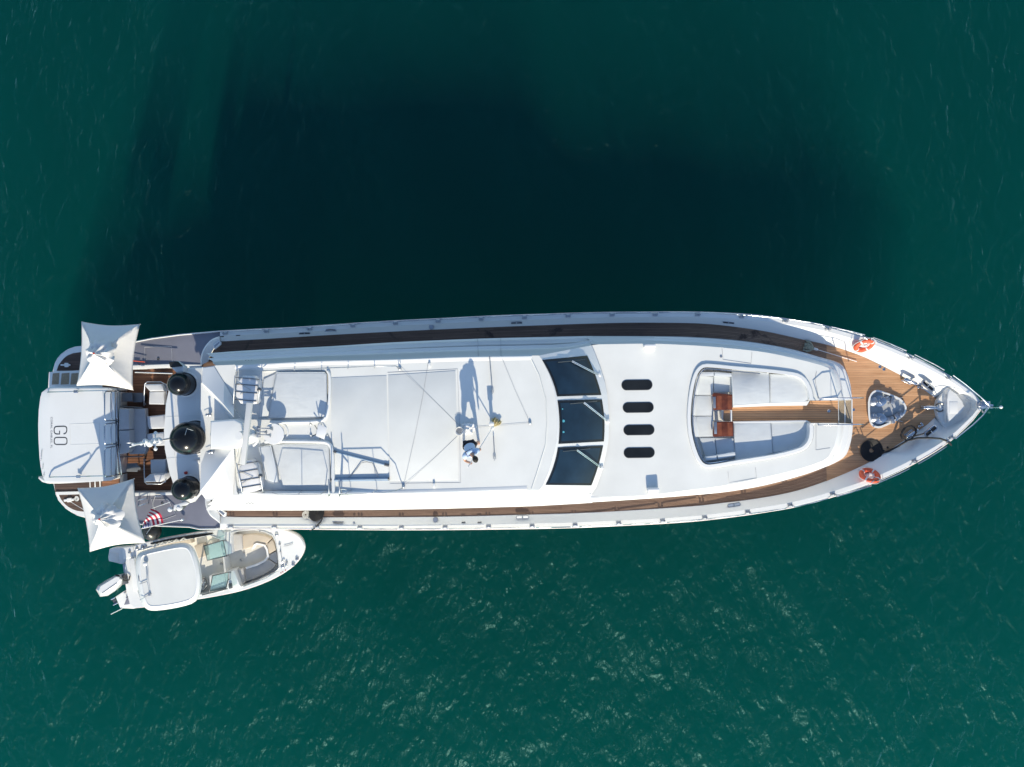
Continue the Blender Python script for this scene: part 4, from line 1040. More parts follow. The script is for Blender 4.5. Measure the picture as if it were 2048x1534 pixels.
# ------------------------------------------------------------------ bulwark fittings, side rails, bow gear
def build_side_fittings():
    upx = [450, 533, 619, 706, 791, 876, 962, 1049, 1136, 1224, 1310, 1395, 1483, 1570, 1655, 1738, 1821, 1897]
    lox = [462, 549, 634, 720, 803, 890, 977, 1064, 1150, 1237, 1325, 1409, 1495, 1580, 1665, 1751, 1828, 1902]
    for xs, o, s in ((upx, uo, 1), (lox, lo, -1)):
        rh = lambda x: lerp_poly([(440, .05), (1200, .10), (1600, .25), (1800, .50), (1970, .60)], x)
        for i, x in enumerate(xs):
            y = o(x); z = zcap(x); d = 6.5
            dx = 4
            sl = (o(x + 5) - o(x - 5)) / 10
            bm = bmesh.new()
            a = math.atan2(-sl, 1)
            c = P(x, y + s * 4.5, z + .02)
            box_into(bm, c, (.17, .09, .03), a, .008)
            lathe_into(bm, [(.035, 0), (.035, .09), (0, .10)], c + Vector((-.05, 0, 0)), 8); lathe_into(bm, [(.035, 0), (.035, .09), (0, .10)], c + Vector((.06, 0, 0)), 8)
            tube_into(bm, [c + Vector((-.05, 0, .06)), P(x - 4, y + s * 1.0, z + rh(x)), P(x - 9, y + s * (.8) - 9 * sl, z + rh(x))], .016, 5)
            tube_into(bm, [c + Vector((.06, 0, .06)), P(x + 4, y + s * 1.0, z + rh(x)), P(x + 9, y + s * .8 + 9 * sl, z + rh(x))], .016, 5)
            finish(bm, 'stanchion_clip', 'dull_steel', Y, 50)
        # rail between clips, leaving the gaps
        for x0, x1 in zip(xs, xs[1:]):
            pts = []
            n = 7
            for k in range(n):
                x = x0 + 8 + (x1 - x0 - 16) * k / (n - 1); pts.append(P(x, o(x) - s * lerp_poly([(440, -0.6), (1500, -.6), (1640, 1.5), (1751, 5.5), (1830, 6), (1970, 8)], x), zcap(x) + rh(x)))
            tube('side_rail', pts, .019, 'steel', Y)
            pts2 = [Vector((p.x, p.y, p.z - .5 * rh(x0))) for p in pts]
            if x0 > 1600: tube('lower_rail', pts2, .012, 'steel', Y)
    # last bays to the stem
    tube('side_rail', [P(1906, 750.5, 4.2), P(1930, 768, 4.2), P(1962, 794.5, 4.2), P(1974, 806, 4.2), P(1979, 812, 4.15)], .024, 'steel', Y)
    tube('side_rail', [P(1911, 878, 4.2), P(1946, 850, 4.2), P(1966, 831, 4.2), P(1975, 818, 4.2), P(1979, 813, 4.15)], .024, 'steel', Y)
    tube('rub_rail_moulding', [P(x, uo(x) - .4, zcap(x) - .09) for x in XS], .03, 'band_white', Y)
    tube('rub_rail_moulding', [P(x, lo(x) + .4, zcap(x) - .09) for x in XS], .03, 'band_white', Y)
    # hawse holes and scuppers in the bulwark face
    def oval(x, y, z, L_, W_, ang, mat, name, rr=.018, fill='black_gloss'):
        c = P(x, y, z); pts = []
        for k in range(20):
            a = 2 * math.pi * k / 20; cx = (L_ - W_) / 2 * (1 if math.cos(a) > 0 else -1)
            u = cx + W_ / 2 * math.cos(a); v = W_ / 2 * math.sin(a)
            pts.append(c + Vector((u * math.cos(ang) - v * math.sin(ang), u * math.sin(ang) + v * math.cos(ang), 0)))
        h = tube(name, pts, rr, mat, Y, 6, True)
        prism('opening', [p + Vector((0, 0, .004)) for p in pts], .01, fill, h)
        tube('hawse_bar', [c + Vector((-.5 * W_ * math.sin(ang), .5 * W_ * math.cos(ang), .02)), c + Vector((.5 * W_ * math.sin(ang), -.5 * W_ * math.cos(ang), .02))], .02, mat, h)
    for x, y, ang in ((1045, 1034.5, .02), (1468, 1009.5, .14)): oval(x, y, zd(x) + .12, .46, .11, ang, 'dull_steel', 'hawse_hole', .014, 'gelcoat')
    for x, y, ang in ((1033, 646, .03), (1457, 645.5, -.08), (609, 667, .03)): oval(x, y, zd(x) + .12, .40, .05, ang, 'dull_steel', 'hawse_hole', .010)
    for x, y, s in ((661, 660.5, 1), (676, 1045, -1)):
        b = prism('boarding_gate', pp([(x - 12, y + 2.5 * s * 1.2), (x + 12, y + 2.2 * s), (x + 9, y - 2.5 * s), (x - 9, y - 2.3 * s)], zcap(x) + .015), .03, 'dull_steel', Y)
        tube('gate_latch', [P(x - 9, y, zcap(x) + .05), P(x, y - 1.5 * s, zcap(x) + .07), P(x + 9, y, zcap(x) + .05)], .02, 'dark_metal', b)
    for x, y in ((443, 673.3), (476, 670.8), (927, 1044.5), (959, 1044.5)): prism('scupper', pp([(x - 4, y + 1), (x + 4, y + .6), (x + 4, y - .9), (x - 4, y - .5)], zcap(x) + .012), .03, 'black_rubber', Y)
    for x, y in ((871, 1039), (863, 654)): lathe('fuel_cap', [(0, .02), (.09, .02), (.10, 0)], P(x, y, zd(x) + .09), 'dull_steel', Y, 14)
    for x, y in ((1442, 713), (708, 1045)):
        lathe('filler_cap', [(0, .02), (.04, .02), (.045, 0)], P(x, y, zcap(x) if y > 900 else zc(x)), 'dull_steel', Y, 10)
    # step pads at the aft end of the side decks
    prism('step_pad', pp([(425, 691), (437, 681.5), (441, 684), (441, 689), (429, 698.5)], 2.42), .1, 'white_plastic', Y, .01); prism('pad_tread', pp([(427.5, 691.5), (437.5, 683.5), (439.5, 685.5), (429.5, 695)], 2.425), .02, 'dull_steel', Y)
    prism('step_pad', pp([(434, 1022), (439, 1018.5), (452, 1026), (451, 1033), (447, 1034)], 2.42), .1, 'white_plastic', Y, .01); prism('pad_tread', pp([(436.5, 1022), (440, 1020), (449.5, 1026.5), (447, 1031)], 2.425), .02, 'dull_steel', Y)
    # bow bitts, fairleads, deck filler caps
    def bitt(x, y, rz, L_=.62):
        c = P(x, y, zd(x)); bm = bmesh.new(); R = Matrix.Rotation(rz, 3, 'Z')
        box_into(bm, c + Vector((0, 0, .02)), (L_ * .6, .10, .03), rz, .01)
        for s in (-.18, .18): lathe_into(bm, [(.035, 0), (.032, .28), (.05, .33), (0, .35)], c + R @ Vector((s, 0, .02)), 12)
        tube_into(bm, [c + R @ Vector((-.24, 0, .27)), c + R @ Vector((-.14, 0, .30)), c + R @ Vector((.14, 0, .30)), c + R @ Vector((.24, 0, .27))], [.05, .075, .075, .05], 8)
        finish(bm, 'mooring_bitt', 'steel', Y, 50)
        c2 = c + R @ Vector((L_ * .5 + .20, 0, .03)); bm = bmesh.new(); lathe_into(bm, [(.055, 0), (.05, .06), (.03, .13), (.045, .17), (0, .19)], c2, 12); box_into(bm, c2 + Vector((0, 0, .03)), (.20, .09, .04), rz + .3, .015); finish(bm, 'fairlead_roller', 'steel', Y, 50)
    bitt(1812, 763, -.42); bitt(1851.5, 814.5, 0); bitt(1816, 866, .62, .6)
    for x, y, a in ((1856, 771.5, -.72), (1861.5, 862, .68)):
        oval(x, y, zd(x) + .44, .50, .16, a, 'dull_steel' if y < 800 else 'steel', 'hawse_hole', .035)
    lathe('chain_pipe', [(.12, .02), (.16, .05), (.17, 0)], P(1879, 815, zd(1880) + .16), 'dark_metal', Y, 18)
    for x, y in ((1760, 733.5), (1768, 738.5), (1707, 819.5)): lathe('deck_filler', [(0, .012), (.05, .012), (.06, 0)], P(x, y, zd(x)), 'steel', Y, 14)
    for x, y in ((1767, 901.5), (1775, 895)): lathe('deck_drain', [(0, .012), (.035, .012), (.04, 0)], P(x, y, zd(x)), 'black_rubber', Y, 10)
    # anchor well: white rim, metal tray, two windlasses with chain
    out = [(1750, 779.7), (1742, 785), (1735.5, 799), (1735.5, 820), (1737, 840), (1743, 852.6), (1755, 857.3), (1766, 855), (1797, 840), (1807, 833), (1813, 823), (1814, 812), (1804, 798), (1790, 791), (1774.5, 785), (1758, 779.5)]
    o2 = [(p.x, p.y) for p in chaikin([(x, y, 0) for x, y in out], 1)]
    rings = [pp(o2, lambda x: zd(x)), pp(offset_poly(o2, -.5), lambda x: zd(x) + .11), pp(offset_poly(o2, -4), lambda x: zd(x) + .11), pp(offset_poly(o2, -4.6), lambda x: zd(x) + .02)]
    strip('anchor_well_rim', rings, 'gelcoat', Y, 40, True)
    prism('anchor_tray', pp(offset_poly(o2, -4.4), lambda x: zd(x) + .022), .02, 'tray_grey', Y)
    for y, s in ((802, 1), (836.5, -1)):
        c = P(1757, y, zd(1757) + .02)
        wl_ = lathe('windlass', [(.20, 0), (.20, .04), (.13, .06), (.13, .11), (.18, .13), (.18, .17), (.09, .20), (.08, .26), (.12, .30), (.12, .33), (.05, .35), (0, .35)], c, 'steel', Y, 22)
        lathe('windlass_drum', [(.15, 0), (.16, .06), (.08, .10), (.11, .17), (.07, .20), (0, .21)], P(1746, y + 1 * s, zd(1746) + .02), 'dull_steel', wl_, 18)
        bm = bmesh.new(); cc = P(1779, y - 2 * s, zd(1779) + .08); box_into(bm, cc, (.30, .18, .12), -.3 * s, .03); box_into(bm, cc + Vector((.06, -.02, .08)), (.12, .26, .08), -.3 * s, .02); finish(bm, 'chain_stopper', 'dull_steel', wl_, 40)
        bm = bmesh.new()
        for i in range(9):
            q = P(1766 + 4.6 * i, y + (809 + 7 * s * -1 - y) * 0 - s * .8 * i, zd(1770) + .07)
            ring = [q + Vector((.045 * math.cos(a), .03 * math.sin(a) * (1 if i % 2 else .2), .03 * math.sin(a) * (.2 if i % 2 else 1))) for a in [2 * math.pi * k / 8 for k in range(8)]]
            tube_into(bm, ring, .012, 4, True)
        finish(bm, 'anchor_chain', 'dull_steel', wl_, 50)
        tube('windlass_lever', [P(1760, y + 8 * s * -1, zd(1760) + .2), P(1768, y - 6 * s, zd(1770) + .25), P(1777, y - 9 * s, zd(1770) + .2)], .022, 'steel', wl_)
    bm = bmesh.new(); box_into(bm, P(1794, 831, zd(1794) + .08), (.22, .16, .12), .5, .03); lathe_into(bm, [(.07, 0), (.07, .2), (0, .22)], P(1797, 828, zd(1794) + .05), 10); finish(bm, 'wash_down_tap', 'dull_steel', Y, 40)
    # stem: roller, cheek plates, jackstaff
    bm = bmesh.new(); box_into(bm, P(1971, 811, 3.75), (.5, .16, .10), -.15, .03); box_into(bm, P(1964, 810, 3.72), (.35, .30, .06), .3, .03); lathe_into(bm, [(.10, -.1), (.10, .1), (0, .1)], P(1974, 808, 3.75), 12, (0, 1, 0)); finish(bm, 'stem_roller', 'steel', Y, 40)
    tubes('stem_loop', [[P(1962, 806, 3.8), P(1964, 801, 4.0), P(1969, 801, 4.1), P(1971, 806, 4.0)], [P(1964, 818, 3.8), P(1966, 825, 4.0), P(1970, 824, 4.1), P(1973, 818, 4.0)]], .028, 'steel', Y)
    js = tube('jackstaff', [P(1977, 813, 3.85), P(1990, 815.2, 4.05), P(2001, 814.5, 4.2)], .028, 'steel', Y)
    bm = bmesh.new(); bmesh.ops.create_uvsphere(bm, u_segments=16, v_segments=10, radius=.055, matrix=Matrix.Translation(P(2002, 814.3, 4.22))); finish(bm, 'staff_ball', 'white_plastic', js, 60)
build_side_fittings()

# ------------------------------------------------------------------ cushions and furniture (each lies loose on the yacht)
def cushion(name, poly, z, h, label, group, mat='canvas', parent=None, cat='cushion', bevel=.05, rnd=True):
    pts = [(p.x, p.y) for p in chaikin([(x, y, 0) for x, y in poly], 1)] if rnd else poly
    top = pp(pts, z); c = sum(top, Vector()) / len(top)
    bm = bmesh.new(); prism_into(bm, top, h, bevel, 3)
    # gentle pillow: dense fan so that the top crowns a little
    top_f = max(bm.faces, key=lambda f: f.calc_area() * (1 if f.normal.z > .5 or f.normal.z < -.5 else 0))
    o = finish(bm, name, mat, parent, 50)
    if parent is None:
        tag(o, label, cat, group)
        o.location = c; 
        for v in o.data.vertices: v.co -= c
        edge = [p - c + Vector((0, 0, -.012)) for p in pp(offset_poly(pts, -.2), z)]
        pip = tube('piping', edge, .012, 'canvas_plain' if mat == 'canvas' else mat, o, 5, True); pip.matrix_parent_inverse = Matrix()
    return o

def build_cushions():
    g = 'sun pads in the bow seating well'
    zt_ = lambda x: zc(x) - .10
    A = [(1464.6, 738.6), (1500, 742), (1538, 747), (1539.5, 806), (1466, 811)]
    B = [(1540.6, 748), (1580, 750.5), (1598, 755), (1609, 765), (1616, 783), (1616, 799), (1609, 804), (1541, 806)]
    Cc = [(1468, 847.5), (1541, 845.5), (1545, 906), (1508, 915), (1471, 923)]
    D = [(1542.5, 845.5), (1611, 842.5), (1618, 848), (1617, 875), (1605, 893), (1580, 899), (1546, 906)]
    for poly, lab, z in ((A, 'fully sunlit white canvas sun pad above the teak path, nearest the wooden tables', zc(1500) - .06), (B, 'white canvas sun pad above the teak path at its bow end, with rounded outer corner', zc(1580) - .06), (Cc, 'white canvas sun pad below the teak path, nearest the wooden tables, its lower edge shaded', zc(1500) - .22), (D, 'curved white canvas sun pad below the teak path at its bow end, lower edge shaded', zc(1580) - .22)):
        pts = [(q.x, q.y) for q in chaikin([(x, y, 0) for x, y in poly], 1)] if False else poly
        cushion('sun_pad', poly, z, .18, lab, g, 'canvas', None, 'sun pad', .035, False)
    # bases under the pads belong to the yacht
    for poly, z in ((A, zc(1500) - .245), (B, zc(1580) - .245), (Cc, zc(1500) - .405), (D, zc(1580) - .405)):
        prism('pad_base', pp(offset_poly(poly, 1.0), z), ('z', 3.2), 'gelcoat', Y, .01)
    prism('pad_kerb', pp([(1466, 810), (1541, 806), (1611, 804.5), (1618, 800), (1620, 801.5), (1614, 811), (1540, 812), (1466, 815)], zc(1540) - .16), ('z', 3.2), 'gelcoat', Y, .02)
    prism('pad_kerb', pp([(1466, 843), (1614, 840.5), (1622, 845), (1619, 848), (1612, 842.5), (1542, 845.2), (1468, 847.3)], zc(1540) - .20), ('z', 3.2), 'gelcoat', Y, .02)
    # U-shaped settee: seat cushions and backs
    zs = 3.60; zbk = 3.86
    g2 = 'settee cushions in the bow seating well'
    seats = [([(1400, 752), (1426.5, 754), (1426, 790), (1394, 790)], 'square white corner seat cushion at the upper end of the bow settee'),
             ([(1428, 752), (1463.5, 754), (1464, 784), (1428, 785)], 'white seat cushion in front of the upper wooden table'),
             ([(1392.5, 791.5), (1424.5, 791.5), (1424.5, 831.5), (1391, 831.5)], 'white seat cushion behind the upper wooden table'),
             ([(1391.5, 833), (1425, 833), (1426, 873), (1398, 874)], 'white seat cushion behind the lower wooden table'),
             ([(1399, 875.5), (1429, 876), (1433, 910), (1411, 914)], 'white corner seat cushion at the lower end of the bow settee, half in shade'),
             ([(1430.5, 876), (1467, 877), (1469.5, 903), (1434.5, 909)], 'white seat cushion below the lower wooden table, half in shade')]
    for poly, lab in seats: cushion('seat_cushion', poly, zs, .14, lab, g2, 'canvas', None, 'cushion', .03, False)
    backs = [([(1402, 745), (1428, 744.5), (1428, 752), (1399, 752.5)], 'white back cushion along the top left corner of the bow settee'),
             ([(1429, 744.5), (1464, 747), (1464, 753.5), (1429, 751.5)], 'short white back cushion beside the upper sun pad'),
             ([(1399, 752), (1393.5, 790), (1387.5, 790), (1394, 752)], 'upper of three white back cushions along the aft side of the bow settee'),
             ([(1392, 791.5), (1390.5, 831.5), (1385, 831.5), (1387, 791.5)], 'middle of three white back cushions along the aft side of the bow settee'),
             ([(1391, 833), (1397.5, 874), (1390, 874), (1385.2, 833)], 'lower of three white back cushions along the aft side of the bow settee'),
             ([(1411, 914.5), (1433.5, 911), (1434.5, 918), (1410, 921.5)], 'white back cushion in the lower left corner of the bow settee'),
             ([(1435, 910.5), (1470, 904.5), (1471.5, 911), (1436, 917.5)], 'white back cushion beside the lower sun pad, sunlit along the top')]
    for poly, lab in backs: cushion('back_cushion', poly, zbk, .30, lab, g2, 'canvas_plain', None, 'cushion', .03, False)
    prism('settee_base', pp([(1390, 745), (1466, 742), (1466, 788), (1426, 790), (1427, 874), (1468, 876), (1472, 920), (1408, 925), (1398, 915), (1388, 873), (1385, 838), (1386, 800)], 3.455), ('z', 3.2), 'gelcoat', Y)
    # two varnished tables
    for poly, slot, lab in (([(1425, 788), (1429, 785.5), (1464, 789), (1464.5, 820), (1427, 820)], [(1426, 793.5), (1431.5, 793.5), (1431.8, 816.5), (1427, 816)], 'varnished mahogany table in front of the upper settee cushions'),
                            ([(1428, 843.5), (1466.5, 843), (1467, 872.5), (1427, 873.5), (1426, 868)], [(1428, 844), (1434, 844), (1434, 868), (1428.5, 868)], 'varnished mahogany table in front of the lower settee cushions')):
        z = 3.78; top = pp(poly, z); c = sum(top, Vector()) / len(top); t = wthing('wooden_table', lab, 'table', Vector((c.x, c.y, 3.3)), 'varnished tables in the bow seating well')
        prism('tabletop', top, .05, 'red_wood', t, .01)
        x0, x1 = min(p[0] for p in poly), max(p[0] for p in poly); ya, yb = poly[0][1] + 3, poly[2][1] + (28 if poly[2][1] > 850 else 0)
        y0, y1 = (791, 819) if ya < 830 else (845.5, 871)
        for a, b_, mt in ((1434, 1443, 'red_wood_light'), (1455, 1464, 'red_wood_light')):
            prism('leaf', pp([(a, y0), (b_, y0 + .3), (b_ + .6, y1), (a + .6, y1)], z + .006), .02, mt, t)
        prism('cup_tray', pp(slot, z + .012), .03, 'dull_steel', t, .008)
        tube('leg', [Vector((c.x, c.y, 3.3)), Vector((c.x, c.y, z - .05))], .06, 'steel', t, 10)
    bx = wthing('teak_step_box', 'small teak topped step box with white edges between the two wooden tables', 'step box', P(1455, 831, 3.42))
    prism('lid', pp([(1448, 821), (1460.5, 820.5), (1460.5, 842), (1450, 842), (1447, 837)], 3.62), .04, 'teak_bow', bx, .008)
    prism('case', pp([(1445, 820.5), (1464.5, 820), (1464.5, 842.5), (1449, 842.5), (1445, 838)], 3.58), ('z', 3.3), 'white_plastic', bx, .015)
    # flybridge pads
    zf = ZR - .05; g3 = 'large pads on the flybridge'
    cushion('flybridge_pad', [(553, 745), (648, 744.5), (653, 749), (653, 828), (648, 833), (536, 836)], ZR + .05, .19, 'large square grey white pad in the upper flybridge seating well', g3, 'canvas', None, 'sun pad', .04, False)
    cushion('flybridge_pad', [(543, 889.5), (652, 888.5), (658, 893), (660, 966), (657, 970), (566, 972), (558, 940)], ZR + .0, .15, 'large wrinkled grey white pad in the lower flybridge seating well, crossed by rail shadows', g3, 'canvas', None, 'sun pad', .04, False)
    cushion('backrest_pad', [(517, 893), (541, 891), (550, 930), (556, 965), (546, 966), (534, 962)], ZR + .04, .22, 'narrow leaning back pad beside the lower flybridge pad', g3, 'canvas_plain', None, 'sun pad', .05, False)
    cushion('backrest_pad', [(527, 757), (551, 746), (536, 834), (517, 836)], ZR - .06, .16, 'narrow pale back pad beside the upper flybridge pad', g3, 'canvas_plain', None, 'sun pad', .04, False)
build_cushions()

def build_flybridge_things():
    # life rafts lashed in frames
    for poly, lab, up in (([(473, 752), (518, 751), (515, 800), (511, 838 - 28), (470, 806)], 'white life raft case lashed with cords, upper one beside the radar beam', True),
                      ([(474, 926), (512, 917), (523, 974), (519, 981), (486, 988), (481, 984)], 'white life raft case lashed with cords, lower one at the end of the radar beam', False)):
        z = ZR + .28; q = [(p.x, p.y) for p in chaikin([(x, y, 0) for x, y in poly], 1)]
        top = pp(q, z); c = sum(top, Vector()) / len(top); t = wthing('life_raft', lab, 'life raft', Vector((c.x, c.y, ZR - .2)), 'life rafts on the flybridge')
        bm = bmesh.new(); prism_into(bm, top, .5, .05, 3); finish(bm, 'case', 'raft_white', t, 45)
        x0 = 472 if up else 476
        ys = (755, 768, 783, 799) if up else (930, 945, 962, 976)
        for i, yv in enumerate(ys):
            xa, xb, dy = (473 - i * .8, 517 - i * 1.5, 3.5) if up else (474.5 + i * 2.2, 514 + i * 2.8, -7)
            tube('strap', [P(xa - 1.5, yv, ZR + .05), P(xa, yv, z + .012), P(xb, yv + dy, z + .012), P(xb + 2, yv + dy, ZR + .02)], .013, 'dark_metal', t, 5)
        tubes('cord', [[P(x0 + 4, ys[1] - 2, z + .02), P(x0 + 30, ys[1] + 12 * (1 if up else .9), z + .03), P(x0 + 8, ys[2] + 6, z + .02)]], .008, 'rope_beige', t, 4)
        tubes('frame', [[P(x0 - 2 if up else 473, ys[0] - 4, z + .06), P(x0 - 5 if up else 484, ys[3] + 8, z + .04), P(x0 - 6 if up else 486, ys[3] + 12, ZR - .2)], [P(521 if up else 515, ys[0] - 6, z + .06), P(517 if up else 526, ys[3] + 6, z + .04), P(517 if up else 527, ys[3] + 8, ZR - .2)]], .018, 'dull_steel', t)
        lathe('release', [(.06, 0), (.07, .06), (.03, .1), (0, .11)], P(519.5 if up else 522, 779 if up else 951, z), 'dark_metal', t, 10)
    # round table
    t = wthing('round_table', 'round white table on a pedestal beside the trumpet horns', 'table', P(556, 866, ZR))
    lathe('tabletop', [(0, .44), (.325, .44), (.335, .42), (.325, .40), (0, .40)], P(556, 866, ZR), 'white_plastic', t, 36)
    lathe('pedestal', [(.06, .40), (.06, .03), (.20, .02), (.21, 0)], P(556, 866, ZR), 'steel', t, 16)
    lathe('base_ring', [(.30, .03), (.34, .03), (.35, 0)], P(556, 866, ZR), 'gelcoat', t, 30)
    # folding stool with square top
    c = P(644, 861, ZR); t = wthing('folding_stool', 'white square folding stool with crossed legs standing askew on the flybridge', 'stool', c)
    prism('seat', pp([(637, 848), (654, 855.5), (648.5, 879), (631.5, 872)], ZR + .46), .02, 'white_plastic', t, .004)
    a, b_, d, e = [P(x, y, ZR) for x, y in ((637, 849), (653, 856), (648, 878), (632, 871))]
    for p, q in ((a, d), (d, a), (b_, e), (e, b_)):
        tube('leg', [p, q + Vector((0, 0, .45))], .016, 'dark_metal', t)
    # lamp cord
    cb = tube('power_cord', [P(646, 878, ZR + .01), P(655, 868, ZR + .01), P(663, 885, ZR + .02), P(665, 905, ZR + .012), P(662, 935, ZR + .012), P(661, 960, ZR + .012)], .009, 'dull_steel'); tag(cb, 'thin grey cord snaking from the folding stool along the edge of the lower flybridge pad', 'cord')
    cb = tube('hose', [P(681, 962, ZR + .06), P(700, 953, ZR + .02), P(712, 940, ZR + .045), P(722, 926, ZR + .045), P(733, 923.5, ZR + .045), P(745, 926, ZR + .045), P(751, 940, ZR + .045), P(757, 957, ZR + .06), P(762, 961, ZR + .06)], .011, 'dull_steel'); tag(cb, 'thin grey hose looped like an arch over the roof panel', 'hose')
    # two solid bars coloured blue grey in place of bar shadows on the roof
    bar = wthing('shadow_bar', 'blue grey bar imitating a shadow at a slant across the roof panel', 'pole', P(720, 916, ZR + .06))
    tube('shaft', [P(665, 902.5, ZR + .045), P(777, 931, ZR + .045)], .03, 'shadow_blue', bar, 8)
    tubes('end_cap', [[P(664, 902.2, ZR + .045), P(673, 904.5, ZR + .045)], [P(769, 929, ZR + .045), P(778, 931.2, ZR + .045)]], .042, 'dark_metal', bar, 8)
    bar2 = wthing('shadow_bar', 'long blue grey bar imitating a shadow along the lower roof panel edge', 'pole', P(720, 958, ZR + .08))
    tube('shaft', [P(662, 960, ZR + .055), P(778, 957.5, ZR + .055)], .045, 'shadow_blue', bar2, 8)
    tubes('end_cap', [[P(661.5, 960, ZR + .055), P(664, 960, ZR + .055)], [P(776, 957.5, ZR + .055), P(778.5, 957.5, ZR + .055)]], .054, 'dark_metal', bar2, 8)
    # bucket and wet cloths near the man
    c = P(919.5, 861, ZR); t = wthing('bucket', 'clear white plastic bucket with a wire handle behind the man', 'bucket', c)
    lathe('pail', [(.09, 0), (.12, .22), (.13, .23), (.115, .22), (.085, .02), (0, .02)], c, 'white_plastic', t, 20)
    tube('handle', [c + Vector((.12 * math.cos(a), .12 * math.sin(a) * .5 + .05, .23 + .02)) for a in [math.pi * k / 8 for k in range(9)]], .006, 'dull_steel', t, 5)
    bm = bmesh.new(); bmesh.ops.create_icosphere(bm, subdivisions=4, radius=1, matrix=Matrix.Identity(4))
    rnd = random.Random(3)
    from mathutils import noise
    bmesh.ops.delete(bm, geom=[v for v in bm.verts if v.co.z < -.12], context='VERTS')
    for v in bm.verts:
        n = noise.noise(v.co * 2.3) * .5 + noise.noise(v.co * 5) * .35; v.co = Vector((v.co.x * .24 * (1 + n), v.co.y * .17 * (1 + n * 1.2), (v.co.z + .12) * .13 * (1 + n) - .004))
    o = finish(bm, 'cloth', 'white_plastic', None, 60); o.location = P(935, 857, ZR + .005); tag(o, 'crumpled white wet cloth lying between the bucket and the mop', 'cloth')
build_flybridge_things()

# ------------------------------------------------------------------ mops
def mop(name, label, head, tip, zh, ztip, mat, z0, seed, hw=.16):
    """head, tip in photograph pixels; strands fan out from the clamp."""
    a = P(*head, zh); b = P(*tip, ztip); t = wthing(name, label, 'mop', a)
    d = (b - a).normalized(); tube('handle', [a, b], .014, 'white_plastic', t, 8)
    lathe('clamp', [(.03, 0), (.05, .03), (.045, .14), (.02, .17), (0, .17)], a, 'white_plastic', t, 10, tuple(d))
    r = random.Random(seed); bm = bmesh.new(); flat = Vector((-d.x, -d.y, 0)).normalized(); sd = Vector((-flat.y, flat.x, 0))
    for i in range(34):
        k = r.uniform(-1, 1); L_ = r.uniform(.22, .36) * hw / .16; w_ = k * hw; hz = r.uniform(.0, .07)
        pts = [a + d * .02, a + flat * L_ * .4 + sd * w_ * .7 + Vector((0, 0, hz * .8)), a + flat * L_ * .8 + sd * w_ * 1.2 + Vector((0, 0, hz)), a + flat * L_ + sd * w_ * (1.1 + r.uniform(-.2, .2)) + Vector((0, 0, hz * .4))]
        for p in pts: p.z = max(p.z, z0 + .02)
        tube_into(bm, pts, r.uniform(.016, .026), 5)
    finish(bm, 'mop_head', mat, t, 60); return t
def tidy_head(t): return t
mop('deck_mop', 'long white handled mop with a grey green head lying on the foredeck teak', (1627, 697), (1713.5, 723), 2.86, 2.95, 'mop_grey', 2.78, 4, .17)
mop('deck_mop', 'mop with a yellow string head held by the man on the roof', (987, 852), (936, 934), ZR + .06, ZR + 1.55, 'mop_yellow', ZR, 9, .125)

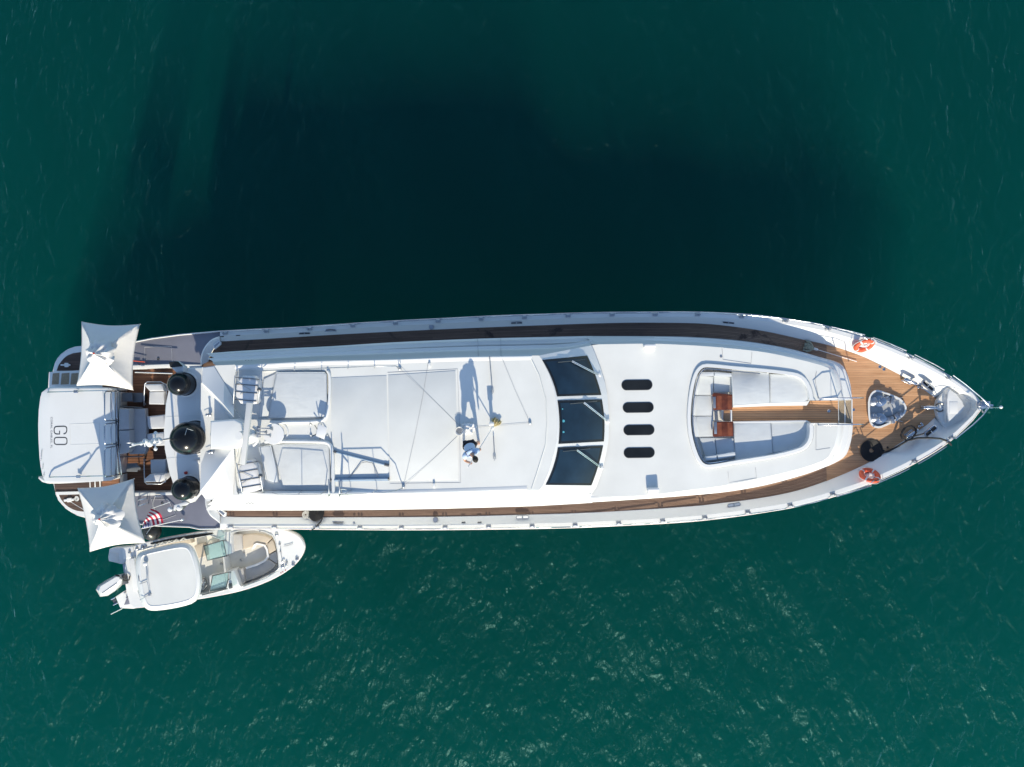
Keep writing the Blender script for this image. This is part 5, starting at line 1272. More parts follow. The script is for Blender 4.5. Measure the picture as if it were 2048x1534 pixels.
# ------------------------------------------------------------------ aft cockpit furniture
def build_cockpit():
    zf = 1.73
    def soft(name, poly, z0, z1, mat, parent, bevel=.05):
        bm = bmesh.new(); prism_into(bm, pp(poly, z1), ('z', z0), bevel, 3); return finish(bm, name, mat, parent, 45)
    # sofa with its back to the stern
    t = wthing('cockpit_sofa', 'grey two seat sofa with its back to the transom rails', 'sofa', P(262, 862, zf))
    soft('seat_cushion', [(258, 818), (290, 817), (292, 850), (292, 900), (288, 908), (258, 909)], zf + .22, zf + .44, 'grey_cushion', t)
    soft('back_cushion', [(237.5, 817), (258.5, 818), (258.5, 859), (237, 860)], zf + .30, zf + .80, 'grey_cushion', t)
    soft('back_cushion', [(237, 861), (259, 860.5), (260, 898), (254, 906), (238, 909)], zf + .30, zf + .80, 'grey_cushion', t)
    tubes('frame', [[P(237, 914, zf + .2), P(290, 912, zf + .2), P(293, 905, zf + .2), P(293, 818, zf + .2), P(237, 813, zf + .2)], [P(240, 813, zf + .55), P(284, 815, zf + .5), P(289, 817, zf + .2)], [P(240, 914, zf + .55), P(284, 913, zf + .5), P(289, 911, zf + .2)]], .02, 'dark_metal', t)
    tubes('leg', [[P(x, y, zf), P(x, y, zf + .2)] for x, y in ((240, 815), (290, 817), (290, 909), (240, 911))], .02, 'dark_metal', t)
    # two armchairs under the overhang
    for nm, seat, back, arm, lab in (('a', [(298, 783), (328, 783), (328, 809), (297, 808.5)], [(290, 768), (323, 767.5), (328, 782), (299, 782.5), (289, 772)], 767, 'pale armchair at the upper end of the cockpit, partly in sunlight'),
                                     ('b', [(300, 920), (331, 919), (331, 947), (301, 947)], [(288, 958), (299, 948.5), (329, 948), (328, 957), (320, 964), (290, 964.5)], 966, 'pale armchair at the lower end of the cockpit, fully in shade')):
        t = wthing('armchair', lab, 'armchair', P(312, 788 if nm == 'a' else 940, zf), 'armchairs in the cockpit')
        soft('seat_cushion', seat, zf + .22, zf + .42, 'chair_cushion', t); soft('back_cushion', back, zf + .30, zf + .78, 'chair_cushion', t)
        y0, y1 = (764, 812) if nm == 'a' else (916, 968)
        tubes('frame', [[P(288, y1 if nm == 'a' else y0, zf + .2), P(288.5, (y0 + y1) / 2, zf + .52), P(289.5, y0 + 4 if nm == 'a' else y1 - 4, zf + .6), P(294, y0 if nm == 'a' else y1, zf + .62), P(322, y0 if nm == 'a' else y1, zf + .62), P(331, y0 + 5 if nm == 'a' else y1 - 6, zf + .58), P(334, (y0 + y1) / 2, zf + .5)]], .022, 'dull_steel', t, 7)
        tubes('leg', [[P(x, y, zf), P(x, y, zf + .25)] for x in (291, 331) for y in (y0 + 4, y1 - 4)], .02, 'dull_steel', t)
    # poufs between them
    for poly, lab in (([(293, 833), (329, 829), (331, 857), (297, 858), (294, 850)], 'soft square grey pouf opposite the sofa'), ([(293, 868), (328, 864), (330, 891), (297, 892.5), (294, 884)], 'soft square pouf under the instrument mast, half in sunlight')):
        t = wthing('pouf', lab, 'pouf', P(312, poly[0][1] + 12, zf), 'poufs in the cockpit')
        soft('cushion', poly, zf + .15, zf + .42, 'chair_cushion', t, .06); tubes('leg', [[P(x, y + dy, zf), P(x, y + dy, zf + .16)] for x in (298, 326) for y, dy in ((poly[0][1], 6), (poly[2][1], -6))], .02, 'red_wood', t)
    # side tables
    for poly, lab, mat in (([(243, 786), (264.5, 785), (264.5, 803), (243, 803)], 'dark square side table by the upper end of the sofa', 'dark_table'), ([(253, 927), (274, 926), (275, 931), (281, 935), (281, 939), (275, 940), (275, 943.5), (253, 943.5)], 'grey side table with a notched end by the lower end of the sofa', 'grey_table')):
        top = pp(poly, zf + .5); c = sum(top, Vector()) / len(top); t = wthing('side_table', lab, 'side table', Vector((c.x, c.y, zf)), 'side tables by the sofa')
        prism('tabletop', top, .04, mat, t, .008); tubes('leg', [[Vector((c.x + dx, c.y + dy, zf)), Vector((c.x + dx, c.y + dy, zf + .47))] for dx in (-.12, .12) for dy in (-.1, .1)], .015, 'dark_metal', t)
    t = wthing('low_chest', 'black low chest beside the dark side table', 'chest', P(277, 795, zf)); soft('body', [(266, 786), (284, 786), (287, 794), (284, 804), (266, 804)], zf, zf + .3, 'black_rubber', t, .03)
    prism('lid', pp([(265.5, 785.5), (284.5, 785.5), (287.5, 794), (284.5, 804.5), (265.5, 804.5)], zf + .34), .04, 'dark_table', t, .01)
build_cockpit()

# ------------------------------------------------------------------ square parasols
def parasol(label, corners, peak, zr, zp, foot):
    from mathutils import noise
    cs = [P(x, y, zr) for x, y in corners]; pk = P(peak[0], peak[1], zp)
    t = wthing('parasol', label, 'parasol', P(foot[0], foot[1], 2.2), 'white square parasols at the stern')
    bm = bmesh.new(); n, m = 14, 14
    grid = {}
    rc = 0.14
    for s in range(4):
        a, b = cs[s], cs[(s + 1) % 4]
        for i in range(n + 1):
            u = i / n; mid = math.sin(math.pi * u)
            e = a.lerp(b, u); cen = sum(cs, Vector()) / 4; e = e.lerp(Vector((cen.x, cen.y, e.z)), .085 * mid); e.z += .03 * mid
            for j in range(m + 1):
                v = j / m * (1 - rc); p = e.lerp(pk, v)
                sag = .10 * mid * math.sin(math.pi * min(1, v * 1.1)); p.z -= sag
                w_ = noise.noise(Vector((p.x * 3.1, p.y * 3.1, s * 5))) * .012 + noise.noise(Vector((u * 14, v * 1.5, s * 3))) * .012 * (1 - mid * .6); p.z += w_
                if u in (0, 1): p.z += .012
                grid[s, i, j] = bm.verts.new(p)
    for s in range(4):
        for i in range(n):
            for j in range(m):
                bm.faces.new((grid[s, i, j], grid[s, i + 1, j], grid[s, i + 1, j + 1], grid[s, i, j + 1]))
    bmesh.ops.remove_doubles(bm, verts=bm.verts, dist=.002)
    canopy = finish(bm, 'canopy', 'umbrella_cloth', t, 40)
    sol = canopy.modifiers.new('thickness', 'SOLIDIFY'); sol.thickness = .006
    # gathered crown of loose cloth
    bm = bmesh.new(); NR, NA = 12, 56
    rr = .50; V = []
    for k in range(NR + 1):
        f = k / NR; row = []
        for a_ in range(NA):
            an = 2 * math.pi * a_ / NA
            fold = noise.noise(Vector((math.cos(an) * 2.6, math.sin(an) * 2.6, f * 2.0 + corners[0][0]))) ; f2 = noise.noise(Vector((math.cos(an) * 6, math.sin(an) * 6, f * 3.0)))
            r_ = rr * f * (1 + .28 * fold * f); z_ = -.02 - .36 * f + .26 * fold * math.sin(math.pi * min(1, f * 1.1)) + .08 * f2 * f + (.10 * (1 - f))
            row.append(bm.verts.new(pk + Vector((r_ * math.cos(an), r_ * math.sin(an), z_ + .06))))
        V.append(row)
    for k in range(NR):
        for a_ in range(NA): bm.faces.new((V[k][a_], V[k][(a_ + 1) % NA], V[k + 1][(a_ + 1) % NA], V[k + 1][a_]))
    bmesh.ops.remove_doubles(bm, verts=bm.verts, dist=.0005)
    finish(bm, 'gathered_crown', 'umbrella_cloth', t, 60)
    lathe('finial', [(.03, 0), (.035, .04), (0, .06)], pk + Vector((0, 0, .10)), 'red_plastic', t, 10)
    tube('pole', [P(foot[0], foot[1], 2.2), pk + Vector((0, 0, -.05))], .025, 'beam_white', t, 8)
    for c in cs: tube('rib', [pk + Vector((0, 0, -.14)), c + Vector((0, 0, -.03))], .012, 'beam_white', t, 6)
    lathe('foot', [(.03, .12), (.05, .04), (.22, .03), (.24, 0)], P(foot[0], foot[1], 2.2), 'grey_table', t, 20)
parasol('white square parasol over the upper stern corner of the yacht, above the stairs', [(163, 643), (280, 648), (266, 780.5), (153.5, 771.5)], (192, 707), 3.55, 4.6, (228, 715))
parasol('white square parasol over the lower stern corner, beside the striped flag', [(155, 976), (268, 957), (291, 1086), (180, 1103.5)], (203, 1037), 3.55, 4.6, (240, 1022))

# ------------------------------------------------------------------ ensign, fender, coils, life rings
def build_loose():
    from mathutils import noise
    t = wthing('ensign', 'red and white striped flag with blue starred canton on a slanted stern staff', 'flag', P(366, 1038, 2.3))
    s0, s1 = P(367, 1038.5, 2.34), P(281, 1057.5, 3.05)
    tube('staff', [s0, s1], .018, 'white_plastic', t, 8); lathe('staff_socket', [(.04, 0), (.045, .1), (.03, .12), (0, .12)], s0, 'steel', t, 10, (s1 - s0).normalized())
    A, B = (284.5, 1056.5), (327, 1046.8)      # along the staff (top of canton .. bottom stripe)
    D, Cc = (286, 1046), (302, 1017.5)
    bm = bmesh.new(); uvl = bm.loops.layers.uv.new('UVMap'); nu, nv = 16, 28; G = []
    for j in range(nv + 1):
        v = j / nv; row = []
        for i in range(nu + 1):
            u = i / nu
            hx, hy = A[0] + (B[0] - A[0]) * v, A[1] + (B[1] - A[1]) * v; fx, fy = D[0] + (Cc[0] - D[0]) * v, D[1] + (Cc[1] - D[1]) * v
            x = hx + (fx - hx) * u; y = hy + (fy - hy) * u; b_ = math.sin(math.pi * u) * 7 * v; x += b_ * .8; y -= b_ * .8
            zh = 3.02 - .40 * v; z = zh + u * .05 + .05 * math.sin(u * 7 + v * 4)
            row.append(bm.verts.new(P(x, y, z)))
        G.append(row)
    for j in range(nv):
        for i in range(nu):
            f = bm.faces.new((G[j][i], G[j][i + 1], G[j + 1][i + 1], G[j + 1][i]))
            for l, (du, dv) in zip(f.loops, ((0, 0), (1, 0), (1, 1), (0, 1))): l[uvl].uv = ((i + du) / nu, (j + dv) / nv)
    finish(bm, 'flag_cloth', 'flag_cloth', t, 60)
    # ball fender
    c = P(304, 1063, .9); t = wthing('ball_fender', 'large dark grey ball fender hanging between the yacht quarter and the small boat', 'fender', c)
    prof = [(0, -.34)] + [(.34 * math.cos(a), .34 * math.sin(a)) for a in [math.radians(-80 + 10 * k) for k in range(16)]] + [(.09, .34), (.06, .42), (0, .43)]
    lathe('ball', prof, c, 'dark_fender', t, 32); tube('lanyard', [c + Vector((0, 0, .42)), P(305, 1050, 2.2)], .012, 'rope_white', t)
    # flat spiral coils of black line
    def coil(x, y, z, r0, r1, pitch, rr, mat, label, cat='rope coil', tail=None, tilt=None):
        pts = []; turns = (r1 - r0) / pitch; N_ = int(turns * 30); c = P(x, y, z)
        for k in range(N_ + 1):
            a = 2 * math.pi * k / 30; r = r0 + pitch * a / (2 * math.pi)
            p = Vector((r * math.cos(a), r * math.sin(a), rr))
            if tilt: p.z += p.dot(Vector(tilt))
            pts.append(c + p)
        rl = [rr] * len(pts)
        if tail: pts += tail; rl += [rr * (1.8 if rr > .0195 else 1.3)] * len(tail)
        o = tube('coiled_line', pts, rl, mat, None, 5); tag(o, label, cat, 'mooring lines coiled flat on deck'); return o
    z = zd(1742) + .002
    tl = [P(x, y, zz_) for x, y, zz_ in ((1764, 906, z + .03), (1775, 903, z + .05), (1795, 893, zd(1795) + .22), (1815, 881, zd(1815) + .42), (1836, 876, zd(1836) + .52), (1856, 875.5, zd(1856) + .60), (1880, 877, zd(1880) + .68), (1893, 881.5, zcap(1893) + .05), (1900, 887, zcap(1893) + .0), (1902, 890, 3.0))]
    coil(1742, 900.5, z, .075, .405, .036, .020, 'black_rubber', 'large flat black line coil on the foredeck teak with its tail led to the rail', tail=tl)
    z2 = zd(634) + .002
    tl = [P(646, 1036, z2 + .10), P(640, 1045, zcap(640) + .02), P(633, 1052, zcap(633) + .06), P(628, 1057, zcap(633) + .08), P(624, 1059, zcap(633) - .1), P(620, 1061, 1.4)]
    coil(634, 1026, z2 + .10, .02, .285, .034, .019, 'black_rubber', 'flat black line coil on the lower side deck beside a smaller cream coil', tail=tl, tilt=(0, -.35, 0))
    coil(611.5, 1029, zd(611) + .035, .03, .14, .026, .013, 'rope_cream', 'small cream line coil next to the black coil on the lower side deck', tail=[P(616, 1036, zd(611) + .10), P(622, 1039, zd(611) + .12), P(634, 1039, zd(611) + .12)], tilt=(0, -.25, 0))
    coil(153.5, 997.5, .615, .02, .10, .024, .012, 'rope_white', 'small white line coil on the teak of the lower swim platform corner')
    b = bmesh.new(); box_into(b, P(138, 1000, .64), (.40, .09, .06), .1, .02); box_into(b, P(139, 1000, .65), (.18, .16, .07), .1, .02); tube_into(b, [P(137, 1001, .66), P(150, 1009, .68), P(170, 1021, .8)], .012, 5); finish(b, 'stern_cleat', 'white_plastic', Y)
    # doubled black line on the bitt and to the hawse hole
    zz_ = zd(1816) + .32; c = P(1816, 866, zz_)
    pts = [P(1862, 861, zd(1862) + .48), P(1845, 868, zd(1845) + .42), P(1828, 872, zz_)]
    for k in range(26): a = 2 * math.pi * k / 13 - .6; pts.append(c + Vector((.27 * math.cos(a) * .9 - .10 * math.sin(a), .20 * math.sin(a) + .16 * math.cos(a), .02 * (k % 5))))
    o = tube('mooring_line', pts, .026, 'black_rubber', None, 6); tag(o, 'thick black mooring line wound round the lower bow bitt and led to the hawse hole', 'rope')
    # life rings on the bow rails
    def ring(x, y, z, nrm, label):
        c = P(x, y, z); t = wthing('life_ring', label, 'life ring', c, 'orange life rings on the bow rails'); nrm = Vector(nrm).normalized()
        R = Vector((0, 0, 1)).rotation_difference(nrm).to_matrix(); n = 40; rM, rm = .275, .085
        bm = bmesh.new(); pts = [c + R @ Vector((rM * math.cos(2 * math.pi * k / n), rM * math.sin(2 * math.pi * k / n), 0)) for k in range(n)]; tube_into(bm, pts, rm, 12, True); finish(bm, 'ring', 'orange', t, 60)
        for q in range(4):
            a0 = math.pi / 4 + q * math.pi / 2; p2 = [c + R @ Vector((rM * math.cos(a0 + d), rM * math.sin(a0 + d), 0)) for d in (-.09, -.03, .03, .09)]; tube('reflective_band', p2, rm * 1.04, 'band_white', t, 12)
        g = []
        for k in range(n):
            a = 2 * math.pi * k / n; bulge = .02 + .05 * abs(math.sin(2 * (a - math.pi / 4))); g.append(c + R @ Vector(((rM + rm + bulge) * math.cos(a), (rM + rm + bulge) * math.sin(a), .02)))
        tube('grab_line', g, .010, 'rope_white', t, 5, True)
        # rescue light and folded line in the middle
        bm = bmesh.new(); r = random.Random(int(x))
        for i in range(7): q = c + R @ Vector((r.uniform(-.13, .13), r.uniform(-.10, .10), r.uniform(-.03, .03))); box_into(bm, q, (.11, .04, .04), r.uniform(0, 3), .015)
        finish(bm, 'stowed_line', 'band_white', t, 50)
    ring(1728, 690.5, zcap(1728) - .02, (.10, -.82, .58), 'orange life ring on the sunlit upper bow bulwark')
    ring(1739.5, 951, zcap(1740) + .02, (-.02, .80, .60), 'orange life ring on the shaded lower bow bulwark beside the black line coil')
build_loose()

# ------------------------------------------------------------------ the man with the mop
def build_person():
    z0 = ZR + .005
    t = wthing('person', 'man in light blue shirt and black shorts bending over a mop on the roof', 'person', P(942, 890, ZR))
    def skin(name, chains, radii, mat, sub=2, root=None):
        """chains: dict name -> list of (point); edges given as list of index pairs"""
        verts, edges = chains
        me = bpy.data.meshes.new(name); me.from_pydata([tuple(v) for v in verts], edges, [])
        o = link(name, me, mat, t)
        bpy.context.view_layer.objects.active = o
        m = o.modifiers.new('skin', 'SKIN'); m.use_smooth_shade = True
        for i, r in enumerate(radii):
            sv = me.skin_vertices[0].data[i]; sv.radius = (r, r) if isinstance(r, (int, float)) else r
            sv.use_root = (i == (root or 0))
        s = o.modifiers.new('sub', 'SUBSURF'); s.levels = sub; s.render_levels = sub
        return o
    def X(px, py, h): return P(px, py, z0 + h)
    pel, wst, chs, nck, hd = X(938.5, 889, .90), X(939.5, 895, 1.05), X(941, 904.5, 1.28), X(945, 911, 1.42), X(949.5, 916.5, 1.50)
    hipL, kneL, ankL, toeL = X(932.5, 890, .86), X(929.5, 890.5, .47), X(928, 888, .06), X(927.5, 894, .03)
    hipR, kneR, ankR, toeR = X(945, 888, .86), X(952, 888, .48), X(956.5, 883.5, .06), X(958.5, 889.5, .03)
    shL, elL, haL = X(928.5, 912.5, 1.32), X(930, 921.5, 1.12), X(939, 925.5, 1.24)
    shR, elR, haR = X(954.5, 901, 1.34), X(960, 898.5, 1.05), X(959.5, 898.2, .80)
    # place the right hand on the handle
    verts = [pel, wst, chs, nck, hd + Vector((0, 0, -.04)), hipL, kneL, ankL, toeL, hipR, kneR, ankR, toeR, shL, elL, haL, shR, elR, haR]
    edges = [(0, 1), (1, 2), (2, 3), (3, 4), (0, 5), (5, 6), (6, 7), (7, 8), (0, 9), (9, 10), (10, 11), (11, 12), (2, 13), (13, 14), (14, 15), (2, 16), (16, 17), (17, 18)]
    rad = [.135, .12, .12, .055, .07, .095, .062, .042, .04, .095, .062, .042, .04, .068, .045, .034, .068, .045, .034]
    def fingers(base, d, side):
        d = d.normalized(); side = side.normalized(); i0 = len(verts); src = verts.index(base)
        for k, L_ in ((-1.5, .062), (-.5, .072), (.5, .068), (1.5, .055)):
            a = base + d * .05 + side * k * .019; b = a + d * L_ * .55 + Vector((0, 0, -.012)); c = b + d * L_ * .25 + Vector((0, 0, -.035))
            n = len(verts); verts.extend([a, b, c]); edges.extend([(src, n), (n, n + 1), (n + 1, n + 2)]); rad.extend([.011, .010, .008])
        n = len(verts); a = base + side * .035 + d * .012; verts.extend([a, a + d * .04 + side * .012 + Vector((0, 0, -.015))]); edges.extend([(src, n), (n, n + 1)]); rad.extend([.012, .009])
    fingers(haL, haL - elL, Vector((.6, .8, 0))); fingers(haR, (haR - elR) * .3 + Vector((.03, -.06, -.02)), Vector((.5, 0, -.8)))
    skin('body', (verts, edges), rad, 'skin')
    # head with face
    bm = bmesh.new(); bmesh.ops.create_uvsphere(bm, u_segments=20, v_segments=14, radius=1.0)
    face = Vector((.35, -.75, -.45)).normalized()
    for v in bm.verts:
        v.co = Vector((v.co.x * .078, v.co.y * .098, v.co.z * .115))
        if v.co.y < -.03 and v.co.z < -.02: v.co.x *= .86
        if v.co.y < -.085 and abs(v.co.x) < .02 and -.03 < v.co.z < .02: v.co.y -= .022
    R = Vector((0, -1, 0)).rotation_difference(face).to_matrix().to_4x4(); R.translation = hd + Vector((.02, -.02, .05))
    bm2 = bm
    for s in (-1, 1): bmesh.ops.create_uvsphere(bm2, u_segments=8, v_segments=6, radius=.026, matrix=Matrix.Translation((s * .08, .005, 0)) @ Matrix.Diagonal((.45, .8, 1.2, 1)))
    bmesh.ops.transform(bm2, matrix=R, verts=bm2.verts); head = finish(bm2, 'head', 'skin', t, 70)
    bm = bmesh.new()
    for s in (-1, 1): bmesh.ops.create_uvsphere(bm, u_segments=8, v_segments=6, radius=.012, matrix=R @ Matrix.Translation((s * .032, -.088, .012)))
    finish(bm, 'eye', 'black_gloss', head, 60)
    box('mouth', R @ Vector((0, -.088, -.058)), (.04, .012, .012), 'red_wood', head, 0, .004)
    bm = bmesh.new(); bmesh.ops.create_uvsphere(bm, u_segments=24, v_segments=16, radius=1.0)
    bmesh.ops.delete(bm, geom=[v for v in bm.verts if v.co.z < -.25 or (v.co.y < -.55 and v.co.z < .45)], context='VERTS')
    for v in bm.verts: v.co = Vector((v.co.x * .086, v.co.y * .106, v.co.z * .124))
    bmesh.ops.transform(bm, matrix=R, verts=bm.verts); finish(bm, 'hair', 'hair', t, 70)
    # shirt: torso and short sleeves a little proud of the body
    sv = [pel + Vector((0, -.02, .06)), wst, chs, nck + (chs - nck) * .25, shL, shL.lerp(elL, .55), shR, shR.lerp(elR, .55), chs.lerp(shL, .55), chs.lerp(shR, .55)]
    skin('shirt', (sv, [(0, 1), (1, 2), (2, 3), (2, 8), (8, 4), (4, 5), (2, 9), (9, 6), (6, 7)]), [(.20, .155), (.185, .15), (.20, .17), .12, .095, .075, .095, .075, .13, .13], 'shirt', 2, 2)
    # shorts
    qv = [pel + Vector((0, 0, -.02)), hipL, hipL.lerp(kneL, .85), hipR, hipR.lerp(kneR, .85)]
    skin('shorts', (qv, [(0, 1), (1, 2), (0, 3), (3, 4)]), [.145, .112, .09, .112, .09], 'shorts', 2)
    d = (wst - pel).normalized(); c = pel + d * .09; u = d.orthogonal().normalized(); v = d.cross(u)
    tube('belt', [c + u * .205 * math.cos(a) + v * .205 * math.sin(a) for a in [2 * math.pi * k / 24 for k in range(24)]], .016, 'belt', t, 6, True)
    d = (chs - wst).normalized(); a, b = X(929.5, 904, 1.36), X(944, 896.5, 1.33)
    tube('strap', [X(929, 905, 1.22), X(933, 903, 1.40), X(939, 900, 1.41), X(945, 897, 1.36), X(949, 895.5, 1.2)], .012, 'belt', t, 5)
build_person()

# ------------------------------------------------------------------ the tender lying alongside
def build_tender():
    t = wthing('tender_boat', 'small white bowrider motorboat with a hard top moored at the stern quarter', 'motorboat', P(415, 1140, 0))
    zg = lambda x: .78 + .30 * max(0, (x - 240) / 370) ** 1.3
    out = [(262, 1094), (300, 1083), (340, 1074.5), (400, 1064.5), (443, 1058.5), (500, 1055.5), (530, 1056), (553, 1058), (575, 1062.5), (592, 1070), (603, 1079), (608.5, 1090), (608.5, 1098), (603, 1111), (592, 1126), (575, 1140), (555, 1152.5), (531, 1164), (502, 1175), (472, 1183.5), (436, 1191), (400, 1197), (340, 1207), (288, 1214), (262, 1216), (252, 1180), (249, 1140), (254, 1110)]
    op = [(p.x, p.y) for p in chaikin([(x, y, 0) for x, y in out], 1)]
    cx, cy = 430, 1130
    rows = []
    for z, f, bs in ((None, 1, 0), (-.04, .985, 0), (.45, .95, .15), (.1, .90, .45), (-.3, .78, .9), (-.5, .3, 1.6)):
        r = []
        for x, y in op:
            p = P(x, y, zg(x)); c = P(cx, cy, .8)
            if z is None: r.append(p); continue
            if z == -.04: r.append(p + Vector((0, 0, -.10)) ); continue
            tt = max(0, (x - 470) / 140); yc = P(x, 1145 - (x - 262) * .155, .8).y
            r.append(Vector((p.x - bs * tt, yc + (p.y - yc) * f, z)))
        rows.append(r)
    strip('hull', rows, 'gelcoat', t, 35, True)
    tube('rub_rail', [p + Vector((0, 0, -.06)) for p in rows[0]], .035, 'band_white', t, 6, True)
    # deck with bow cockpit and main cockpit openings
    bowc = [(463, 1066), (480, 1062), (509, 1060), (530, 1064), (545, 1071.5), (551, 1083), (555.5, 1105), (558, 1135), (548, 1145), (532, 1153), (508, 1164), (483, 1172.5), (476, 1163), (468, 1142), (452.5, 1143), (448, 1110), (465, 1106)]
    main = [(276, 1102), (300, 1096), (345, 1085), (385, 1077), (420, 1071), (440, 1078), (446, 1108), (449, 1143), (454, 1170), (447, 1180), (400, 1188.5), (340, 1198), (300, 1203), (285, 1205), (268, 1160)]
    bm = bmesh.new(); tri_plate(bm, [pp(op, lambda x: zg(x) + .001), pp(bowc, lambda x: zg(x) + .001), pp(main, lambda x: zg(x) + .001)])
    deck = finish(bm, 'deck', 'gelcoat', t)
    for lp in (bowc, main):
        a = pp(lp, zg); strip('coaming', [[p + Vector((0, 0, .0)) for p in pp(offset_poly(lp, 1.6), zg)], [p + Vector((0, 0, .035)) for p in pp(offset_poly(lp, .8), zg)], [p + Vector((0, 0, .03)) for p in a], [Vector((p.x, p.y, .2)) for p in a]], 'gelcoat', deck, 35, True)
    prism('sole', [Vector((p.x, p.y, .45)) for p in pp(bowc, zg)], .05, 'beige_floor', t); prism('sole', [Vector((p.x, p.y, .452)) for p in pp(main, zg)], .05, 'beige_floor', t)
    prism('sole', pp([(440, 1108), (470, 1102), (470, 1143), (447, 1147)], .456), .05, 'beige_floor', t)
    # bow seats
    def seat(poly, z, mat, name='bow_seat', h=.25, bev=.03): 
        bm = bmesh.new(); prism_into(bm, pp(poly, z), h, bev, 3); return finish(bm, name, mat, t, 45)
    seat([(484, 1071), (505, 1068.5), (527, 1071), (543, 1077.5), (530, 1090), (521, 1087), (512, 1085), (506, 1088), (503, 1094), (486, 1099)], .68, 'tan_vinyl')
    seat([(544, 1079), (548.5, 1087), (552, 1101), (537, 1108), (535, 1096), (531.5, 1091)], .68, 'tan_vinyl')
    seat([(463, 1069), (483, 1070), (485, 1098.5), (466, 1104)], .78, 'taupe_vinyl', 'backrest')
    seat([(539, 1109), (552.5, 1102.5), (555.5, 1116), (554, 1128), (537.5, 1117)], .66, 'taupe_vinyl')
    seat([(487, 1140), (502, 1134), (520, 1128), (536, 1118), (552.5, 1129), (545, 1138), (530, 1147), (508, 1157), (490, 1164)], .66, 'taupe_vinyl')
    seat([(474, 1139), (486, 1136.5), (489.5, 1165), (484, 1170)], .78, 'taupe_vinyl', 'backrest')
    strip('seat_bolster', [pp([(491, 1134.5), (512, 1127.5), (527, 1121), (534, 1113), (532, 1100), (527.5, 1092), (514, 1089), (510, 1096), (503, 1100)], .70), pp([(492, 1138.5), (515, 1131), (531, 1123), (538, 1114), (535.5, 1098), (530, 1089.5), (513, 1086), (507.5, 1089), (505, 1096)], .72)], 'white_plastic', t, 40)
    # dash consoles either side of the walk-through
    seat([(447, 1063), (461, 1062), (464, 1106), (450, 1109)], zg(455) + .10, 'gelcoat', 'dash', .5)
    seat([(451, 1144), (468, 1140), (480, 1172), (470, 1179), (455, 1178)], zg(460) + .10, 'gelcoat', 'dash', .5)
    seat([(416, 1090), (446, 1082), (450, 1110), (420, 1118)], .85, 'gelcoat', 'console', .5); seat([(418, 1152), (449, 1146), (452, 1172), (420, 1180)], .85, 'gelcoat', 'console', .5)
    seat([(388, 1092), (407, 1087), (412, 1112), (397, 1117)], .72, 'tan_vinyl', 'helm_seat'); seat([(392, 1160), (406, 1157), (408, 1180), (392, 1184)], .72, 'taupe_vinyl', 'helm_seat')
    seat([(300, 1094), (380, 1079), (384, 1086), (304, 1101)], .70, 'tan_vinyl', 'side_seat')
    c = P(408, 1166, 1.15); R = Vector((0, 0, 1)).rotation_difference(Vector((-.5, .05, .85))).to_matrix()
    wh = tube('steering_wheel', [c + R @ Vector((.17 * math.cos(a), .17 * math.sin(a), 0)) for a in [2 * math.pi * k / 24 for k in range(24)]], .018, 'dark_metal', t, 6, True)
    tubes('spoke', [[c, c + R @ Vector((.17 * math.cos(a), .17 * math.sin(a), 0))] for a in (.5, 2.6, 4.7)], .012, 'steel', wh)
    # windscreens
    for poly, lip in (([(407.5, 1092), (446.5, 1080.5), (453, 1112), (414.5, 1121.5)], 1), ([(425, 1151.5), (456.5, 1144.5), (456, 1160), (452, 1176), (419, 1184)], 0)):
        zz_ = lambda x: 1.95 - (x - 407) * .009
        ps = pp(poly, zz_)
        g = pydata('windscreen_pane', ps + [p - Vector((0, 0, .02)) for p in ps], [list(range(len(ps))), list(range(len(ps), 2 * len(ps)))[::-1]] + [[i, (i + 1) % len(ps), (i + 1) % len(ps) + len(ps), i + len(ps)] for i in range(len(ps))], 'tender_glass', t)
        tube('window_frame', ps, .022, 'dark_metal', g, 6, True)
        tubes('window_post', [[ps[1], P(poly[1][0] + 5, poly[1][1] + 1, zg(450) + .1)], [ps[2], P(poly[2][0] + 4, poly[2][1] - 2, zg(450) + .1)]], .022, 'dark_metal', g)
    for poly in ([(410, 1084), (445, 1073.5), (451, 1080), (443, 1080.5), (408, 1091)], [(452, 1176.5), (470, 1170), (462, 1180), (420, 1187)]):
        ps = pp(poly, lambda x: 1.75 - (x - 407) * .008); strip('side_pane', [ps[:len(ps) // 2 + 1][:2], [p - Vector((0, 0, .55)) for p in ps[:2]]], 'tender_glass', t)
    # hard top on four posts
    ht = [(272, 1117), (277, 1106.5), (288, 1100.5), (318, 1093.5), (348, 1087.5), (366, 1085.5), (379, 1089), (388, 1099), (397, 1124), (402, 1148), (402.5, 1172), (398, 1194), (388, 1206), (366, 1213), (335, 1219), (306, 1222), (293, 1219), (284, 1208), (276, 1180), (271, 1140)]
    hp = [(p.x, p.y) for p in chaikin([(x, y, 0) for x, y in ht], 1)]
    R0 = pp(hp, 2.45); R1 = pp(offset_poly(hp, -2.5), 2.53); R2 = pp(offset_poly(hp, -9), 2.60); R3 = pp(offset_poly(hp, -10.5), 2.585)
    top = strip('hard_top', [[p - Vector((0, 0, .06)) for p in R0], R0, R1, R2, R3], 'gelcoat', t, 28, True)
    bm = bmesh.new(); prism_into(bm, R3, .12); finish(bm, 'top_panel', 'panel_white', top)
    for x, y in ((284, 1112), (288, 1208), (384, 1100), (392, 1192)): tube('top_post', [P(x, y, .8), P(x + 3, y, 2.46)], .03, 'white_plastic', t, 8)
    tubes('aerial', [[P(289, 1108, 2.62), P(292, 1130, 2.66), P(294, 1160, 2.66), P(299, 1186, 2.64)], [P(292, 1110, 2.62), P(294, 1150, 2.7), P(294.5, 1166, 2.66)]], .009, 'dull_steel', t, 5)
